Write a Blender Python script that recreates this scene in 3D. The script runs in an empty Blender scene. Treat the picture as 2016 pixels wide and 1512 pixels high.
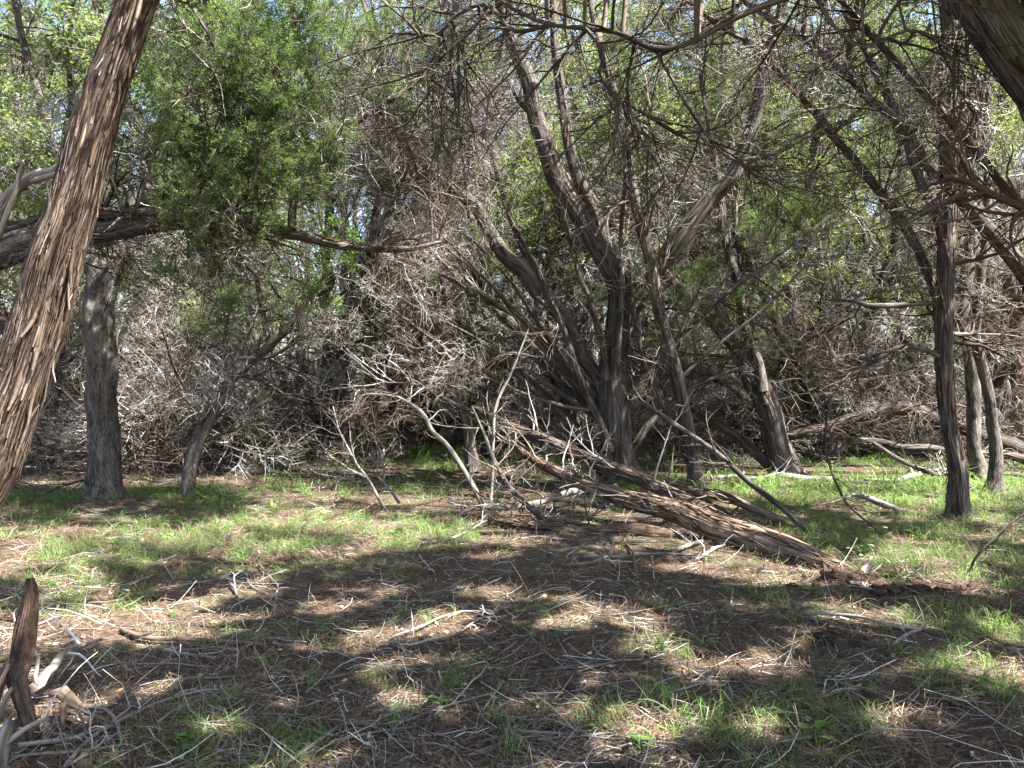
import bpy, math
import numpy as np

# ---------------------------------------------------------------- camera, sky, sun, exposure
sc = bpy.context.scene
COL = sc.collection
IMW, F, HY, CH = 2016.0, 1523.0, 730.0, 1.5      # photo width, focal length and horizon row in photo pixels, eye height

cam_d = bpy.data.cameras.new('camera')
cam = bpy.data.objects.new('camera', cam_d)
COL.objects.link(cam)
cam.location = (0, 0, CH)
cam.rotation_euler = (math.radians(90), 0, 0)
cam_d.sensor_width = 36.0
cam_d.lens = 36.0 * F / IMW
cam_d.shift_y = -(756.0 - HY) / IMW
cam_d.clip_start, cam_d.clip_end = 0.05, 500
sc.camera = cam

SUN = np.array([0.66, -0.30, 1.0]); SUN /= np.linalg.norm(SUN)     # towards the sun
sun_el = math.asin(SUN[2]); sun_az = math.atan2(SUN[0], SUN[1])
world = bpy.data.worlds.new('World'); sc.world = world; world.use_nodes = True
wn = world.node_tree; wn.nodes.clear()
sky = wn.nodes.new('ShaderNodeTexSky'); sky.sky_type = 'NISHITA'; sky.sun_disc = False
sky.dust_density = 2.0; sky.ozone_density = 0.9; sky.sun_elevation = sun_el; sky.sun_rotation = sun_az
bg = wn.nodes.new('ShaderNodeBackground'); bg.inputs['Strength'].default_value = 0.065
wo = wn.nodes.new('ShaderNodeOutputWorld')
wn.links.new(sky.outputs[0], bg.inputs[0]); wn.links.new(bg.outputs[0], wo.inputs[0])

sun_d = bpy.data.lights.new('sun', 'SUN'); sun_d.energy = 5.0; sun_d.angle = math.radians(0.6)
sun_d.color = (1.0, 0.985, 0.945)
sun = bpy.data.objects.new('sun', sun_d); COL.objects.link(sun)
from mathutils import Vector
sun.rotation_euler = Vector(SUN).to_track_quat('Z', 'Y').to_euler()
sun.location = (8, -5, 14)

sc.view_settings.view_transform = 'Standard'
sc.view_settings.look = 'None'
sc.view_settings.gamma = 1.0
sc.view_settings.use_curve_mapping = False
sc.view_settings.exposure = 3.2
sc.render.engine = 'CYCLES'
sc.cycles.max_bounces = 6
sc.cycles.diffuse_bounces = 2
sc.cycles.transmission_bounces = 3

rng = np.random.default_rng(11)
UP = np.array([0, 0, 1.0])

# ---------------------------------------------------------------- helpers: space
def P(px, py, d):
    return np.array([(px - 1008.0) / F * d, d, CH - (py - HY) / F * d])
def gd(py):
    return F * CH / (py - HY)
def nrm(a):
    return a / (np.linalg.norm(a, axis=-1, keepdims=True) + 1e-9)
_grid = np.random.default_rng(3).random((256, 256))
def vnoise(x, y):
    x = np.asarray(x, float); y = np.asarray(y, float)
    i = np.floor(x).astype(int); j = np.floor(y).astype(int)
    u = x - i; v = y - j; u = u * u * (3 - 2 * u); v = v * v * (3 - 2 * v)
    g = lambda a, b: _grid[a % 256, b % 256]
    return (g(i, j) * (1 - u) + g(i + 1, j) * u) * (1 - v) + (g(i, j + 1) * (1 - u) + g(i + 1, j + 1) * u) * v
def fbm(x, y, o=4):
    s, a, t = 0, 1.0, 0
    for k in range(o):
        s = s + a * vnoise(x * 2 ** k + 17.3 * k, y * 2 ** k + 5.1 * k); t += a; a *= 0.5
    return s / t
MOUNDS = [(1655, 1158, 0.22, 0.10), (1560, 1165, 0.14, 0.035), (1745, 1165, 0.25, 0.06), (1840, 1172, 0.25, 0.05), (1640, 1268, 0.13, 0.045),
          (1625, 1285, 0.13, -0.05), (1700, 1185, 0.3, -0.03), (205, 985, 0.5, 0.05), (1230, 975, 0.7, 0.06)]
MOUNDS = [((a - 1008) / F * gd(b), gd(b), s, h) for a, b, s, h in MOUNDS]
def gz(x, y):
    x = np.asarray(x, float); y = np.asarray(y, float)
    near = np.clip(1.5 - y / 20.0, 0.25, 1)
    h = (fbm(x * 0.45 + 9, y * 0.45 + 4, 3) - 0.5) * 0.10 + (fbm(x * 2.2, y * 2.2, 3) - 0.5) * 0.05 * near
    for mx, my, s, a in MOUNDS:
        e = np.exp(-((x - mx) ** 2 + (y - my) ** 2) / (2 * (s * 0.6) ** 2))
        h = h + a * e * (0.6 + 0.8 * fbm(x * 14, y * 14, 3))
    return h
def G(px, py, lift=0.0):
    d = gd(py)
    x = (px - 1008) / F * d
    return np.array([x, d, float(gz(x, d)) + lift])

# ---------------------------------------------------------------- helpers: objects
def mesh_from(name, parts, mat, smooth=True):
    """parts: list of dicts V, F (list of int arrays of quads or tris), bk, tone"""
    V, Q, T, B, N = [], [], [], [], []
    off = 0; mq, mt = [], []
    for p in parts:
        if p.get('Q') is not None: mq.append(np.full(p['Q'].size // 4, p.get('m', 0)))
        if p.get('T') is not None: mt.append(np.full(p['T'].size // 3, p.get('m', 0)))
        v = p['V'].reshape(-1, 3); n = len(v)
        V.append(v)
        if p.get('Q') is not None: Q.append(p['Q'].reshape(-1, 4) + off)
        if p.get('T') is not None: T.append(p['T'].reshape(-1, 3) + off)
        B.append(p['bk'].reshape(-1, 3) if p.get('bk') is not None else v)
        N.append(np.broadcast_to(p.get('tone', 0.5), (n,)) if np.ndim(p.get('tone', 0.5)) == 0 else p['tone'].reshape(-1))
        off += n
    V = np.concatenate(V); B = np.concatenate(B); N = np.concatenate(N)
    Q = np.concatenate(Q) if Q else np.zeros((0, 4), int)
    T = np.concatenate(T) if T else np.zeros((0, 3), int)
    me = bpy.data.meshes.new(name)
    me.vertices.add(len(V)); me.vertices.foreach_set('co', V.astype(np.float32).ravel())
    me.loops.add(Q.size + T.size)
    me.loops.foreach_set('vertex_index', np.concatenate([Q.ravel(), T.ravel()]).astype(np.int32))
    me.polygons.add(len(Q) + len(T))
    st = np.concatenate([np.arange(len(Q)) * 4, Q.size + np.arange(len(T)) * 3]).astype(np.int32)
    me.polygons.foreach_set('loop_start', st)
    if smooth: me.polygons.foreach_set('use_smooth', np.ones(len(st), bool))
    me.update(calc_edges=True)
    a = me.attributes.new('bk', 'FLOAT_VECTOR', 'POINT'); a.data.foreach_set('vector', B.astype(np.float32).ravel())
    a = me.attributes.new('tone', 'FLOAT', 'POINT'); a.data.foreach_set('value', N.astype(np.float32))
    for m_ in (mat if isinstance(mat, (list, tuple)) else [mat]): me.materials.append(m_)
    if isinstance(mat, (list, tuple)): me.polygons.foreach_set('material_index', np.concatenate(mq + mt).astype(np.int32))
    return me
def obj(name, me, parent=None, loc=None, **props):
    o = bpy.data.objects.new(name, me); COL.objects.link(o)
    if parent is not None: o.parent = parent
    if loc is not None: o.location = loc
    for k, v in props.items():
        if v is not None: o[k] = v
    return o
def thing(name, label, cat, loc, group=None):
    return obj(name, None, None, [float(c) for c in loc], label=label, category=cat, group=group)
def shift(parts, loc):
    loc = np.asarray(loc, float)
    for p in parts:
        if p.get('bk') is None: p['bk'] = p['V']
        p['V'] = p['V'] - loc
    return parts
def part(name, parts, mat, parent, smooth=True, **props):
    """geometry given in world space, stored relative to the thing it belongs to"""
    root = parent
    loc = np.zeros(3)
    while root is not None:
        loc = loc + np.array(root.location); root = root.parent
    return obj(name, mesh_from(name, shift(parts, loc), mat, smooth), parent, **props)

# ---------------------------------------------------------------- helpers: shapes
def tubes(Ps, R, k, tone=0.5, ref=None, flat=1.0, cap=False):
    Ps = np.asarray(Ps, float); M, N, _ = Ps.shape
    T = nrm(np.gradient(Ps, axis=1))
    if ref is None:
        d = np.abs(Ps[:, -1] - Ps[:, 0]); ref = np.eye(3)[np.argmin(d, axis=1)]
    ref = np.broadcast_to(ref[:, None, :], T.shape) if ref.ndim == 2 else ref
    U = nrm(np.cross(T, ref)); W = np.cross(T, U)
    a = np.arange(k) * 2 * np.pi / k
    c, s = np.cos(a), np.sin(a)
    R = np.broadcast_to(R, (M, N))
    V = Ps[:, :, None, :] + R[:, :, None, None] * (c[None, None, :, None] * U[:, :, None, :] + flat * s[None, None, :, None] * W[:, :, None, :])
    L = np.concatenate([np.zeros((M, 1)), np.cumsum(np.linalg.norm(np.diff(Ps, axis=1), axis=2), axis=1)], axis=1)
    R0 = R[:, :1, None]
    off = rng.random((M, 1, 1)) * 20
    bk = np.stack([np.broadcast_to(c * R0 + off, (M, N, k)), np.broadcast_to(s * R0 + off, (M, N, k)), np.broadcast_to(L[:, :, None], (M, N, k))], axis=-1)
    m = np.arange(M)[:, None, None] * N * k; i = np.arange(N - 1)[None, :, None] * k; j = np.arange(k)[None, None, :]; j2 = (j + 1) % k
    Q = np.stack([m + i + j, m + i + j2, m + i + k + j2, m + i + k + j], axis=-1)
    out = dict(V=V.reshape(-1, 3), Q=Q.reshape(-1, 4), bk=bk.reshape(-1, 3), tone=np.broadcast_to(np.reshape(np.broadcast_to(tone, (M,)), (M, 1)), (M, N * k)).reshape(-1).copy())
    if cap:
        tt = []
        for e in (0, N - 1):
            base = np.arange(M)[:, None] * N * k + e * k
            for q in range(1, k - 1):
                tt.append(np.stack([base[:, 0], base[:, 0] + q, base[:, 0] + q + 1], axis=-1) if e else np.stack([base[:, 0], base[:, 0] + q + 1, base[:, 0] + q], axis=-1))
        out['T'] = np.concatenate(tt)
    return out

def spline(ctrl, n=None, ds=0.12, jit=0.0, seed=0):
    """Catmull-Rom through rows of (x, y, z, r); returns n evenly spaced rows"""
    c = np.asarray(ctrl, float)
    c = np.vstack([2 * c[0] - c[1], c, 2 * c[-1] - c[-2]])
    out = []
    for i in range(1, len(c) - 2):
        t = np.linspace(0, 1, 16, endpoint=False)[:, None]
        p0, p1, p2, p3 = c[i - 1], c[i], c[i + 1], c[i + 2]
        out.append(0.5 * (2 * p1 + (p2 - p0) * t + (2 * p0 - 5 * p1 + 4 * p2 - p3) * t ** 2 + (3 * p1 - p0 - 3 * p2 + p3) * t ** 3))
    out.append(c[-2][None])
    o = np.vstack(out)
    L = np.concatenate([[0], np.cumsum(np.linalg.norm(np.diff(o[:, :3], axis=0), axis=1))])
    if n is None: n = max(6, int(L[-1] / ds))
    s = np.linspace(0, L[-1], n)
    r = np.stack([np.interp(s, L, o[:, q]) for q in range(4)], axis=1)
    r[:, 3] = np.maximum(r[:, 3], 0.002)
    if jit:
        g = np.random.default_rng(seed)
        w = np.stack([np.interp(s, np.arange(0, L[-1] + 0.7, 0.35), g.normal(0, 1, len(np.arange(0, L[-1] + 0.7, 0.35)))) for _ in range(3)], axis=1)
        r[:, :3] += w * jit * r[:, 3:4]
    return r
def px_path(pts, d0, d1=None):
    """photo pixels (x, y, width) at depths going from d0 to d1 -> rows of x, y, z, r"""
    n = len(pts); d1 = d0 if d1 is None else d1
    out = []
    for i, q in enumerate(pts):
        d = d0 + (d1 - d0) * i / max(1, n - 1) if len(q) < 4 else q[3]
        out.append([*P(q[0], q[1], d), q[2] / 2 / F * d])
    return np.array(out)
def bark_stem(path, k=40, ds=0.05, amp=0.10, flare=0.0, lobes=5, seed=0, jit=0.25, tone=0.5, na=None, sl=0.7, cap=False, lob=1.0):
    """a trunk with ridged, fluted bark as real relief"""
    p = spline(path, ds=ds, jit=jit, seed=seed)
    N = len(p); C = p[:, :3]; R = p[:, 3]
    g = np.random.default_rng(seed + 101)
    t = tubes(C[None], R[None], k, tone, cap=cap)
    V = t['V'].reshape(N, k, 3)
    L = t['bk'].reshape(N, k, 3)[:, :, 2]
    a = np.arange(k) / k
    tw = g.uniform(-0.08, 0.08)
    def ring(na_, sl_, o):
        # periodic value noise in angle x length
        ns = int(L.max() / sl_) + 3
        gr = g.random((na_, ns + 1))
        u = ((a[None, :] + tw * L / 3) % 1) * na_; v = L / sl_
        i = np.floor(u).astype(int); j = np.floor(v).astype(int); fu = u - i; fv = v - j
        fu = fu * fu * (3 - 2 * fu); fv = fv * fv * (3 - 2 * fv)
        A = gr[i % na_, j] * (1 - fu) + gr[(i + 1) % na_, j] * fu
        B = gr[i % na_, np.minimum(j + 1, ns)] * (1 - fu) + gr[(i + 1) % na_, np.minimum(j + 1, ns)] * fu
        return A * (1 - fv) + B * fv
    na = na or max(8, k // 3)
    h = (ring(lobes, 1.4, 0) - 0.5) * lob + (np.abs(ring(na, sl, 1) - 0.5) * -2 + 0.5) * 1.0 + (ring(max(6, k // 2), sl * 0.4, 2) - 0.5) * 0.9
    D = V - C[:, None, :]
    f = 1 + amp * h
    if flare:
        z = np.exp(-np.maximum(L - 0.1, 0) / 0.17)
        f = f + flare * z * (0.05 + 1.9 * ring(lobes + 2, 5.0, 3) ** 1.5)
    V = C[:, None, :] + D * f[:, :, None]
    t['V'] = V.reshape(-1, 3)
    t['tone'] = np.clip(t['tone'] + 0.0 * L.reshape(-1), 0, 1)
    return t, p

def walk(base, d0, length, N, wig, grav, g, curl=0.0):
    n = len(base)
    cu = g.normal(0, 1, (n, 1, 3)) * curl
    noise = np.cumsum(g.normal(0, 1, (n, N - 1, 3)) * wig + cu, axis=1)
    k = np.arange(N - 1)[None, :, None] / (N - 1)
    d = nrm(d0[:, None, :] + noise + np.asarray(grav)[None, None, :] * k)
    step = (length / (N - 1))[:, None, None]
    return np.concatenate([base[:, None, :], base[:, None, :] + np.cumsum(d * step, axis=1)], axis=1)
def spawn(Pp, Rp, n, t, L, ang, up, wig, N, rs, g, grav=(0, 0, 0), curl=0.0, rmax=1.0, rmin=0.002, tip=0.3, side=None, weight=True):
    """n children along the parent polylines Pp (M,K,3) with radii Rp (M,K)"""
    M, K, _ = Pp.shape
    pl = np.linalg.norm(np.diff(Pp, axis=1), axis=2).sum(1)
    idx = g.choice(M, n, p=pl / pl.sum()) if weight else g.integers(0, M, n)
    tt = g.uniform(t[0], t[1], n)
    f = tt * (K - 1); i = np.minimum(f.astype(int), K - 2); u = (f - i)[:, None]
    base = Pp[idx, i] * (1 - u) + Pp[idx, i + 1] * u
    tan = nrm(Pp[idx, i + 1] - Pp[idx, i])
    rp = Rp[idx, i] * (1 - u[:, 0]) + Rp[idx, i + 1] * u[:, 0]
    rv = g.normal(0, 1, (n, 3))
    if side is not None: rv = rv + np.asarray(side)
    perp = nrm(rv - (rv * tan).sum(1, keepdims=True) * tan)
    a = g.uniform(ang[0], ang[1], n)[:, None]
    d = nrm(np.cos(a) * tan + np.sin(a) * perp + up * UP)
    ln = g.uniform(L[0], L[1], n) * (1 - 0.35 * tt)
    pts = walk(base, d, ln, N, wig, grav, g, curl)
    r0 = np.clip(rp * g.uniform(rs[0], rs[1], n), rmin, rmax)
    R = r0[:, None] * np.linspace(1, tip, N)[None, :]
    return pts, R
def resample(paths, K=24):
    Ps, Rs = [], []
    for p in paths:
        f = np.linspace(0, len(p) - 1, K); i = np.minimum(f.astype(int), len(p) - 2); u = (f - i)[:, None]
        q = p[i] * (1 - u) + p[i + 1] * u
        Ps.append(q[:, :3]); Rs.append(q[:, 3])
    return np.array(Ps), np.array(Rs)
def kites(base, d, L, w, g, tone):
    n = len(base)
    s = nrm(np.cross(d, g.normal(0, 1, (n, 3))))
    b = base; m = base + d * (L * 0.45)[:, None]; e = base + d * L[:, None]
    V = np.stack([b, m + s * w[:, None] / 2, e, m - s * w[:, None] / 2], axis=1)
    Q = np.arange(n * 4).reshape(n, 4)
    return dict(V=V.reshape(-1, 3), Q=Q, tone=np.repeat(tone, 4))

# light shafts: openings in the canopy above these places (x, y, z, radius)
LIT = []
def lit(px, py, d, r, k=1.0):
    LIT.append((*P(px, py, d), r, k))
def lit_ground(px, py, r, k=1.0):
    q = G(px, py); LIT.append((*q, r, k))
def sun_foot(p):
    k = p[:, 2] / SUN[2]
    return p[:, 0] - SUN[0] * k, p[:, 1] - SUN[1] * k
def clearing(p, margin=0.0):
    """True where a leaf at p would shade one of the sunlit places (it stands in a gap of the canopy)"""
    gx, gy = sun_foot(p)
    f = fbm(gx * 2.5 + 3, gy * 5.0 + 8, 4)
    hole = f > 0.538 + margin
    for x, y, z, r, a in LIT:
        kk = z / SUN[2]
        lx, ly = x - SUN[0] * kk, y - SUN[1] * kk
        dx, dy = gx - lx, gy - ly
        wob = 0.30 + 1.4 * fbm(gx * 3.0 + 31, gy * 5.0 + 12, 3)
        hole |= (p[:, 2] > z + 0.7) & (dx * dx + dy * dy < (r * wob) ** 2 * a)
    return hole
def open_sky(p, g, dens=1.0):
    """which of the leaf positions p (n,3) stay"""
    return (~clearing(p, 0.0)) & (g.random(len(p)) < dens)
def juniper_leaves(P2, R2, n, m, g, t=(0.35, 1.0), size=1.0, zmin=None, filt=None, thin=True, dens=1.0, droop=0.0):
    """sprays of scale-leaf slivers near the ends of the branches P2"""
    pts, _ = spawn(P2, R2, n, t, (0.08 * size, 0.26 * size), (0.2, 1.2), 0.25 - droop, 0.25, 3, (0.3, 0.6), g)
    b = pts[:, 0]
    ok = np.ones(n, bool)
    if zmin is not None: ok &= b[:, 2] > zmin + g.normal(0, 0.25, n)
    if filt is not None: ok &= filt(b)
    if thin: ok &= open_sky(b, g, dens)
    pts = pts[ok]; n = len(pts)
    if n == 0: return None
    u = g.random((n, m, 1))
    base = pts[:, None, 0] * (1 - u) + pts[:, None, 2] * u + g.normal(0, 0.017 * size, (n, m, 3))
    d = nrm(nrm(pts[:, 2] - pts[:, 0])[:, None, :] + g.normal(0, 0.65, (n, m, 3)) + np.array([0, 0, 0.2]))
    L = g.uniform(0.025, 0.06, n * m) * size; w = g.uniform(0.006, 0.013, n * m) * size
    tone = np.clip(np.repeat(g.random(n), m) * 0.7 + g.random(n * m) * 0.3, 0, 1)
    return kites(base.reshape(-1, 3), d.reshape(-1, 3), L, w, g, tone)
def broad_leaves(P2, R2, n, m, g, t=(0.3, 1.0), size=1.0, zmin=None, filt=None, thin=True, dens=1.0):
    pts, _ = spawn(P2, R2, n, t, (0.06, 0.22), (0.2, 1.3), 0.15, 0.3, 3, (0.3, 0.6), g)
    b = pts[:, 0]; ok = np.ones(n, bool)
    if zmin is not None: ok &= b[:, 2] > zmin + g.normal(0, 0.25, n)
    if filt is not None: ok &= filt(b)
    if thin: ok &= open_sky(b, g, dens)
    pts = pts[ok]; n = len(pts)
    if n == 0: return None
    u = g.random((n, m, 1))
    base = pts[:, None, 0] * (1 - u) + pts[:, None, 2] * u + g.normal(0, 0.03 * size, (n, m, 3))
    d = nrm(g.normal(0, 1, (n, m, 3)) + np.array([0, 0, -0.1]))
    L = g.uniform(0.03, 0.06, n * m) * size; w = L * g.uniform(0.4, 0.6, n * m)
    tone = np.clip(np.repeat(g.random(n), m) * 0.5 + g.random(n * m) * 0.5, 0, 1)
    return kites(base.reshape(-1, 3), d.reshape(-1, 3), L, w, g, tone)
def ribbons(Ps, Wd, g, tone):
    """flat blades along polylines (M,N,3) tapering to a point"""
    M, N, _ = Ps.shape
    d = Ps[:, -1] - Ps[:, 0]
    s = nrm(np.cross(d, UP + g.normal(0, 0.4, (M, 3))))
    w = Wd[:, None] * np.concatenate([np.linspace(1, 0.75, N - 1), [0.12]])[None, :] / 2
    V = np.stack([Ps - s[:, None, :] * w[:, :, None], Ps + s[:, None, :] * w[:, :, None]], axis=2)
    m = np.arange(M)[:, None] * N * 2; i = np.arange(N - 1)[None, :] * 2
    Q = np.stack([m + i, m + i + 1, m + i + 3, m + i + 2], axis=-1)
    return dict(V=V.reshape(-1, 3), Q=Q.reshape(-1, 4), tone=np.repeat(tone, N * 2))

# ---------------------------------------------------------------- materials
def ramp(nt, fac, cols):
    r = nt.nodes.new('ShaderNodeValToRGB')
    while len(r.color_ramp.elements) < len(cols): r.color_ramp.elements.new(0.5)
    for e, (p, c) in zip(r.color_ramp.elements, cols):
        e.position = p; e.color = (*c, 1)
    nt.links.new(fac, r.inputs[0])
    return r.outputs[0]
def attr(nt, name, out):
    a = nt.nodes.new('ShaderNodeAttribute'); a.attribute_name = name
    return a.outputs[out]
def math_n(nt, op, a, b):
    m = nt.nodes.new('ShaderNodeMath'); m.operation = op
    for i, v in enumerate((a, b)):
        if isinstance(v, (int, float)): m.inputs[i].default_value = v
        else: nt.links.new(v, m.inputs[i])
    return m.outputs[0]
def mixc(nt, f, a, b, mode='MIX'):
    m = nt.nodes.new('ShaderNodeMix'); m.data_type = 'RGBA'; m.blend_type = mode
    for i, v in ((0, f), (6, a), (7, b)):
        if isinstance(v, (int, float)): m.inputs[i].default_value = v
        elif isinstance(v, tuple): m.inputs[i].default_value = (*v, 1)
        else: nt.links.new(v, m.inputs[i])
    return m.outputs[2]
def noise(nt, vec, scale, det=4, rough=0.6):
    n = nt.nodes.new('ShaderNodeTexNoise'); n.inputs['Scale'].default_value = scale
    n.inputs['Detail'].default_value = det; n.inputs['Roughness'].default_value = rough
    if vec is not None: nt.links.new(vec, n.inputs['Vector'])
    return n.outputs['Fac']
def new_mat(name, rough=0.9):
    m = bpy.data.materials.new(name); m.use_nodes = True
    nt = m.node_tree; b = nt.nodes['Principled BSDF']
    b.inputs['Roughness'].default_value = rough
    b.inputs['Specular IOR Level'].default_value = 0.15
    return m, nt, b
def bark_mat(name, dark, mid, pale, along=0.10, scale=55, bump=0.6, grey=(0.30, 0.285, 0.265), greyf=0.5):
    m, nt, b = new_mat(name)
    mp = nt.nodes.new('ShaderNodeMapping'); mp.inputs['Scale'].default_value = (1, 1, along)
    nt.links.new(attr(nt, 'bk', 'Vector'), mp.inputs['Vector'])
    n1 = noise(nt, mp.outputs[0], scale, 6, 0.65)
    n2 = noise(nt, mp.outputs[0], scale * 0.22, 3, 0.5)
    n3 = noise(nt, attr(nt, 'bk', 'Vector'), 2.6, 3, 0.6)
    f = math_n(nt, 'ADD', math_n(nt, 'MULTIPLY', n1, 0.65), math_n(nt, 'MULTIPLY', n2, 0.35))
    c = ramp(nt, f, [(0.40, dark), (0.50, mid), (0.64, pale)])
    c = mixc(nt, math_n(nt, 'MULTIPLY', ramp(nt, n3, [(0.42, (0, 0, 0)), (0.66, (1, 1, 1))]), greyf), c, grey)
    tn = attr(nt, 'tone', 'Fac')
    c = mixc(nt, 1.0, c, ramp(nt, tn, [(0, (0.62, 0.58, 0.54)), (0.5, (1, 1, 1)), (1, (1.35, 1.28, 1.2))]), 'MULTIPLY')
    nt.links.new(c, b.inputs['Base Color'])
    bp = nt.nodes.new('ShaderNodeBump'); bp.inputs['Strength'].default_value = bump; bp.inputs['Distance'].default_value = 0.02
    nt.links.new(f, bp.inputs['Height']); nt.links.new(bp.outputs[0], b.inputs['Normal'])
    return m
def twig_mat(name, cols):
    m, nt, b = new_mat(name)
    c = ramp(nt, attr(nt, 'tone', 'Fac'), cols)
    n = noise(nt, attr(nt, 'bk', 'Vector'), 30, 2)
    c = mixc(nt, 1.0, c, ramp(nt, n, [(0.3, (0.7, 0.68, 0.66)), (0.7, (1.2, 1.2, 1.2))]), 'MULTIPLY')
    oi = nt.nodes.new('ShaderNodeObjectInfo')
    c = mixc(nt, 1.0, c, ramp(nt, oi.outputs['Random'], [(0, (0.7, 0.66, 0.62)), (1, (1.2, 1.2, 1.2))]), 'MULTIPLY')
    nt.links.new(c, b.inputs['Base Color'])
    return m
def leaf_mat(name, cols, tr=0.35, gain=1.6):
    m, nt, b = new_mat(name, 0.6)
    c = ramp(nt, attr(nt, 'tone', 'Fac'), cols)
    nt.links.new(c, b.inputs['Base Color'])
    t = nt.nodes.new('ShaderNodeBsdfTranslucent')
    cc = mixc(nt, 1.0, c, (gain * 1.05, gain, gain * 0.6), 'MULTIPLY')
    nt.links.new(cc, t.inputs['Color'])
    mx = nt.nodes.new('ShaderNodeMixShader'); mx.inputs[0].default_value = tr
    nt.links.new(b.outputs[0], mx.inputs[1]); nt.links.new(t.outputs[0], mx.inputs[2])
    nt.links.new(mx.outputs[0], nt.nodes['Material Output'].inputs[0])
    return m

M_SHAG = bark_mat('shaggy juniper bark', (0.014, 0.010, 0.008), (0.07, 0.046, 0.034), (0.215, 0.162, 0.125), grey=(0.15, 0.128, 0.11), greyf=0.4, scale=75)
M_BARK = bark_mat('grey brown juniper bark', (0.010, 0.0078, 0.0067), (0.044, 0.035, 0.030), (0.18, 0.154, 0.133), scale=60, grey=(0.12, 0.11, 0.10), greyf=0.3)
M_OAK = bark_mat('blocky oak bark', (0.015, 0.0125, 0.011), (0.075, 0.064, 0.056), (0.21, 0.187, 0.165), along=0.30, scale=55, bump=1.0, grey=(0.12, 0.108, 0.097))
M_LOG = bark_mat('brown log bark', (0.032, 0.021, 0.015), (0.125, 0.083, 0.058), (0.27, 0.20, 0.145), greyf=0.3, grey=(0.22, 0.18, 0.145))
M_DEAD = bark_mat('bleached dead wood', (0.05, 0.041, 0.035), (0.145, 0.125, 0.108), (0.30, 0.272, 0.24), greyf=0.5, grey=(0.20, 0.185, 0.17))
M_ROT = bark_mat('rotten brown wood', (0.018, 0.011, 0.008), (0.07, 0.043, 0.03), (0.17, 0.11, 0.075), greyf=0.1, along=0.3)
TW = [(0, (0.045, 0.033, 0.026)), (0.35, (0.10, 0.08, 0.066)), (0.65, (0.235, 0.215, 0.197)), (1, (0.47, 0.455, 0.435))]
M_TWIG = twig_mat('dead juniper twig', TW)
M_BRUSH = twig_mat('dark dead brush', [(0, (0.03, 0.022, 0.018)), (0.4, (0.07, 0.055, 0.045)), (0.75, (0.15, 0.125, 0.105)), (1, (0.33, 0.30, 0.265))])  # darker copy of the twig colours, with the thicket's deep shade painted in
M_STRIP = twig_mat('peeled bark strip', [(0, (0.03, 0.019, 0.014)), (0.4, (0.075, 0.051, 0.038)), (0.75, (0.15, 0.112, 0.086)), (1, (0.27, 0.222, 0.183))])
M_JUN = leaf_mat('juniper scale leaves', [(0, (0.026, 0.042, 0.017)), (0.5, (0.062, 0.098, 0.034)), (1, (0.14, 0.195, 0.07))], 0.45, 1.7)
M_JUNB = leaf_mat('juniper leaves with painted sunlight', [(0, (0.06, 0.082, 0.036)), (0.5, (0.11, 0.142, 0.062)), (1, (0.18, 0.215, 0.105))], 0.5, 1.7)  # juniper leaf colour lightened: sun on the background crowns is painted in
M_OAKL = leaf_mat('oak leaves', [(0, (0.06, 0.085, 0.032)), (0.5, (0.10, 0.14, 0.052)), (1, (0.17, 0.21, 0.09))], 0.5, 1.8)
M_BRIGHT = leaf_mat('fresh green leaves', [(0, (0.05, 0.092, 0.022)), (0.5, (0.085, 0.15, 0.038)), (1, (0.14, 0.22, 0.065))], 0.45, 1.7)
M_GRASS = leaf_mat('sedge blades', [(0, (0.05, 0.095, 0.025)), (0.5, (0.10, 0.175, 0.045)), (0.85, (0.165, 0.25, 0.08)), (1, (0.32, 0.29, 0.14))], 0.35, 1.6)
M_STRAW = twig_mat('dry grass and needles', [(0, (0.045, 0.027, 0.018)), (0.4, (0.105, 0.071, 0.047)), (0.75, (0.225, 0.17, 0.115)), (1, (0.42, 0.36, 0.26))])
M_FALL = twig_mat('fallen leaf', [(0, (0.14, 0.08, 0.05)), (0.5, (0.30, 0.20, 0.12)), (1, (0.46, 0.36, 0.26))])

def ground_mat():
    m, nt, b = new_mat('needle litter soil', 0.95)
    g = nt.nodes.new('ShaderNodeNewGeometry').outputs['Position']
    n1 = noise(nt, g, 1.3, 4); n2 = noise(nt, g, 26, 6, 0.7); n3 = noise(nt, g, 130, 3, 0.7)
    f = math_n(nt, 'ADD', math_n(nt, 'MULTIPLY', n2, 0.5), math_n(nt, 'MULTIPLY', n3, 0.5))
    c = ramp(nt, f, [(0.36, (0.018, 0.011, 0.008)), (0.5, (0.06, 0.038, 0.027)), (0.64, (0.155, 0.108, 0.076))])
    c2 = ramp(nt, f, [(0.36, (0.02, 0.016, 0.010)), (0.5, (0.065, 0.052, 0.030)), (0.64, (0.16, 0.13, 0.08))])
    c = mixc(nt, ramp(nt, n1, [(0.45, (0, 0, 0)), (0.6, (1, 1, 1))]), c, c2)
    nt.links.new(c, b.inputs['Base Color'])
    bp = nt.nodes.new('ShaderNodeBump'); bp.inputs['Strength'].default_value = 0.9; bp.inputs['Distance'].default_value = 0.02
    nt.links.new(f, bp.inputs['Height']); nt.links.new(bp.outputs[0], b.inputs['Normal'])
    return m
M_GROUND = ground_mat()
def soil_mat():
    m, nt, b = new_mat('crumbly red brown soil', 0.95)
    n = noise(nt, attr(nt, 'bk', 'Vector'), 40, 5, 0.7)
    nt.links.new(ramp(nt, n, [(0.3, (0.014, 0.009, 0.007)), (0.55, (0.045, 0.027, 0.02)), (0.75, (0.11, 0.068, 0.05))]), b.inputs['Base Color'])
    return m
M_SOIL = soil_mat()


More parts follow.
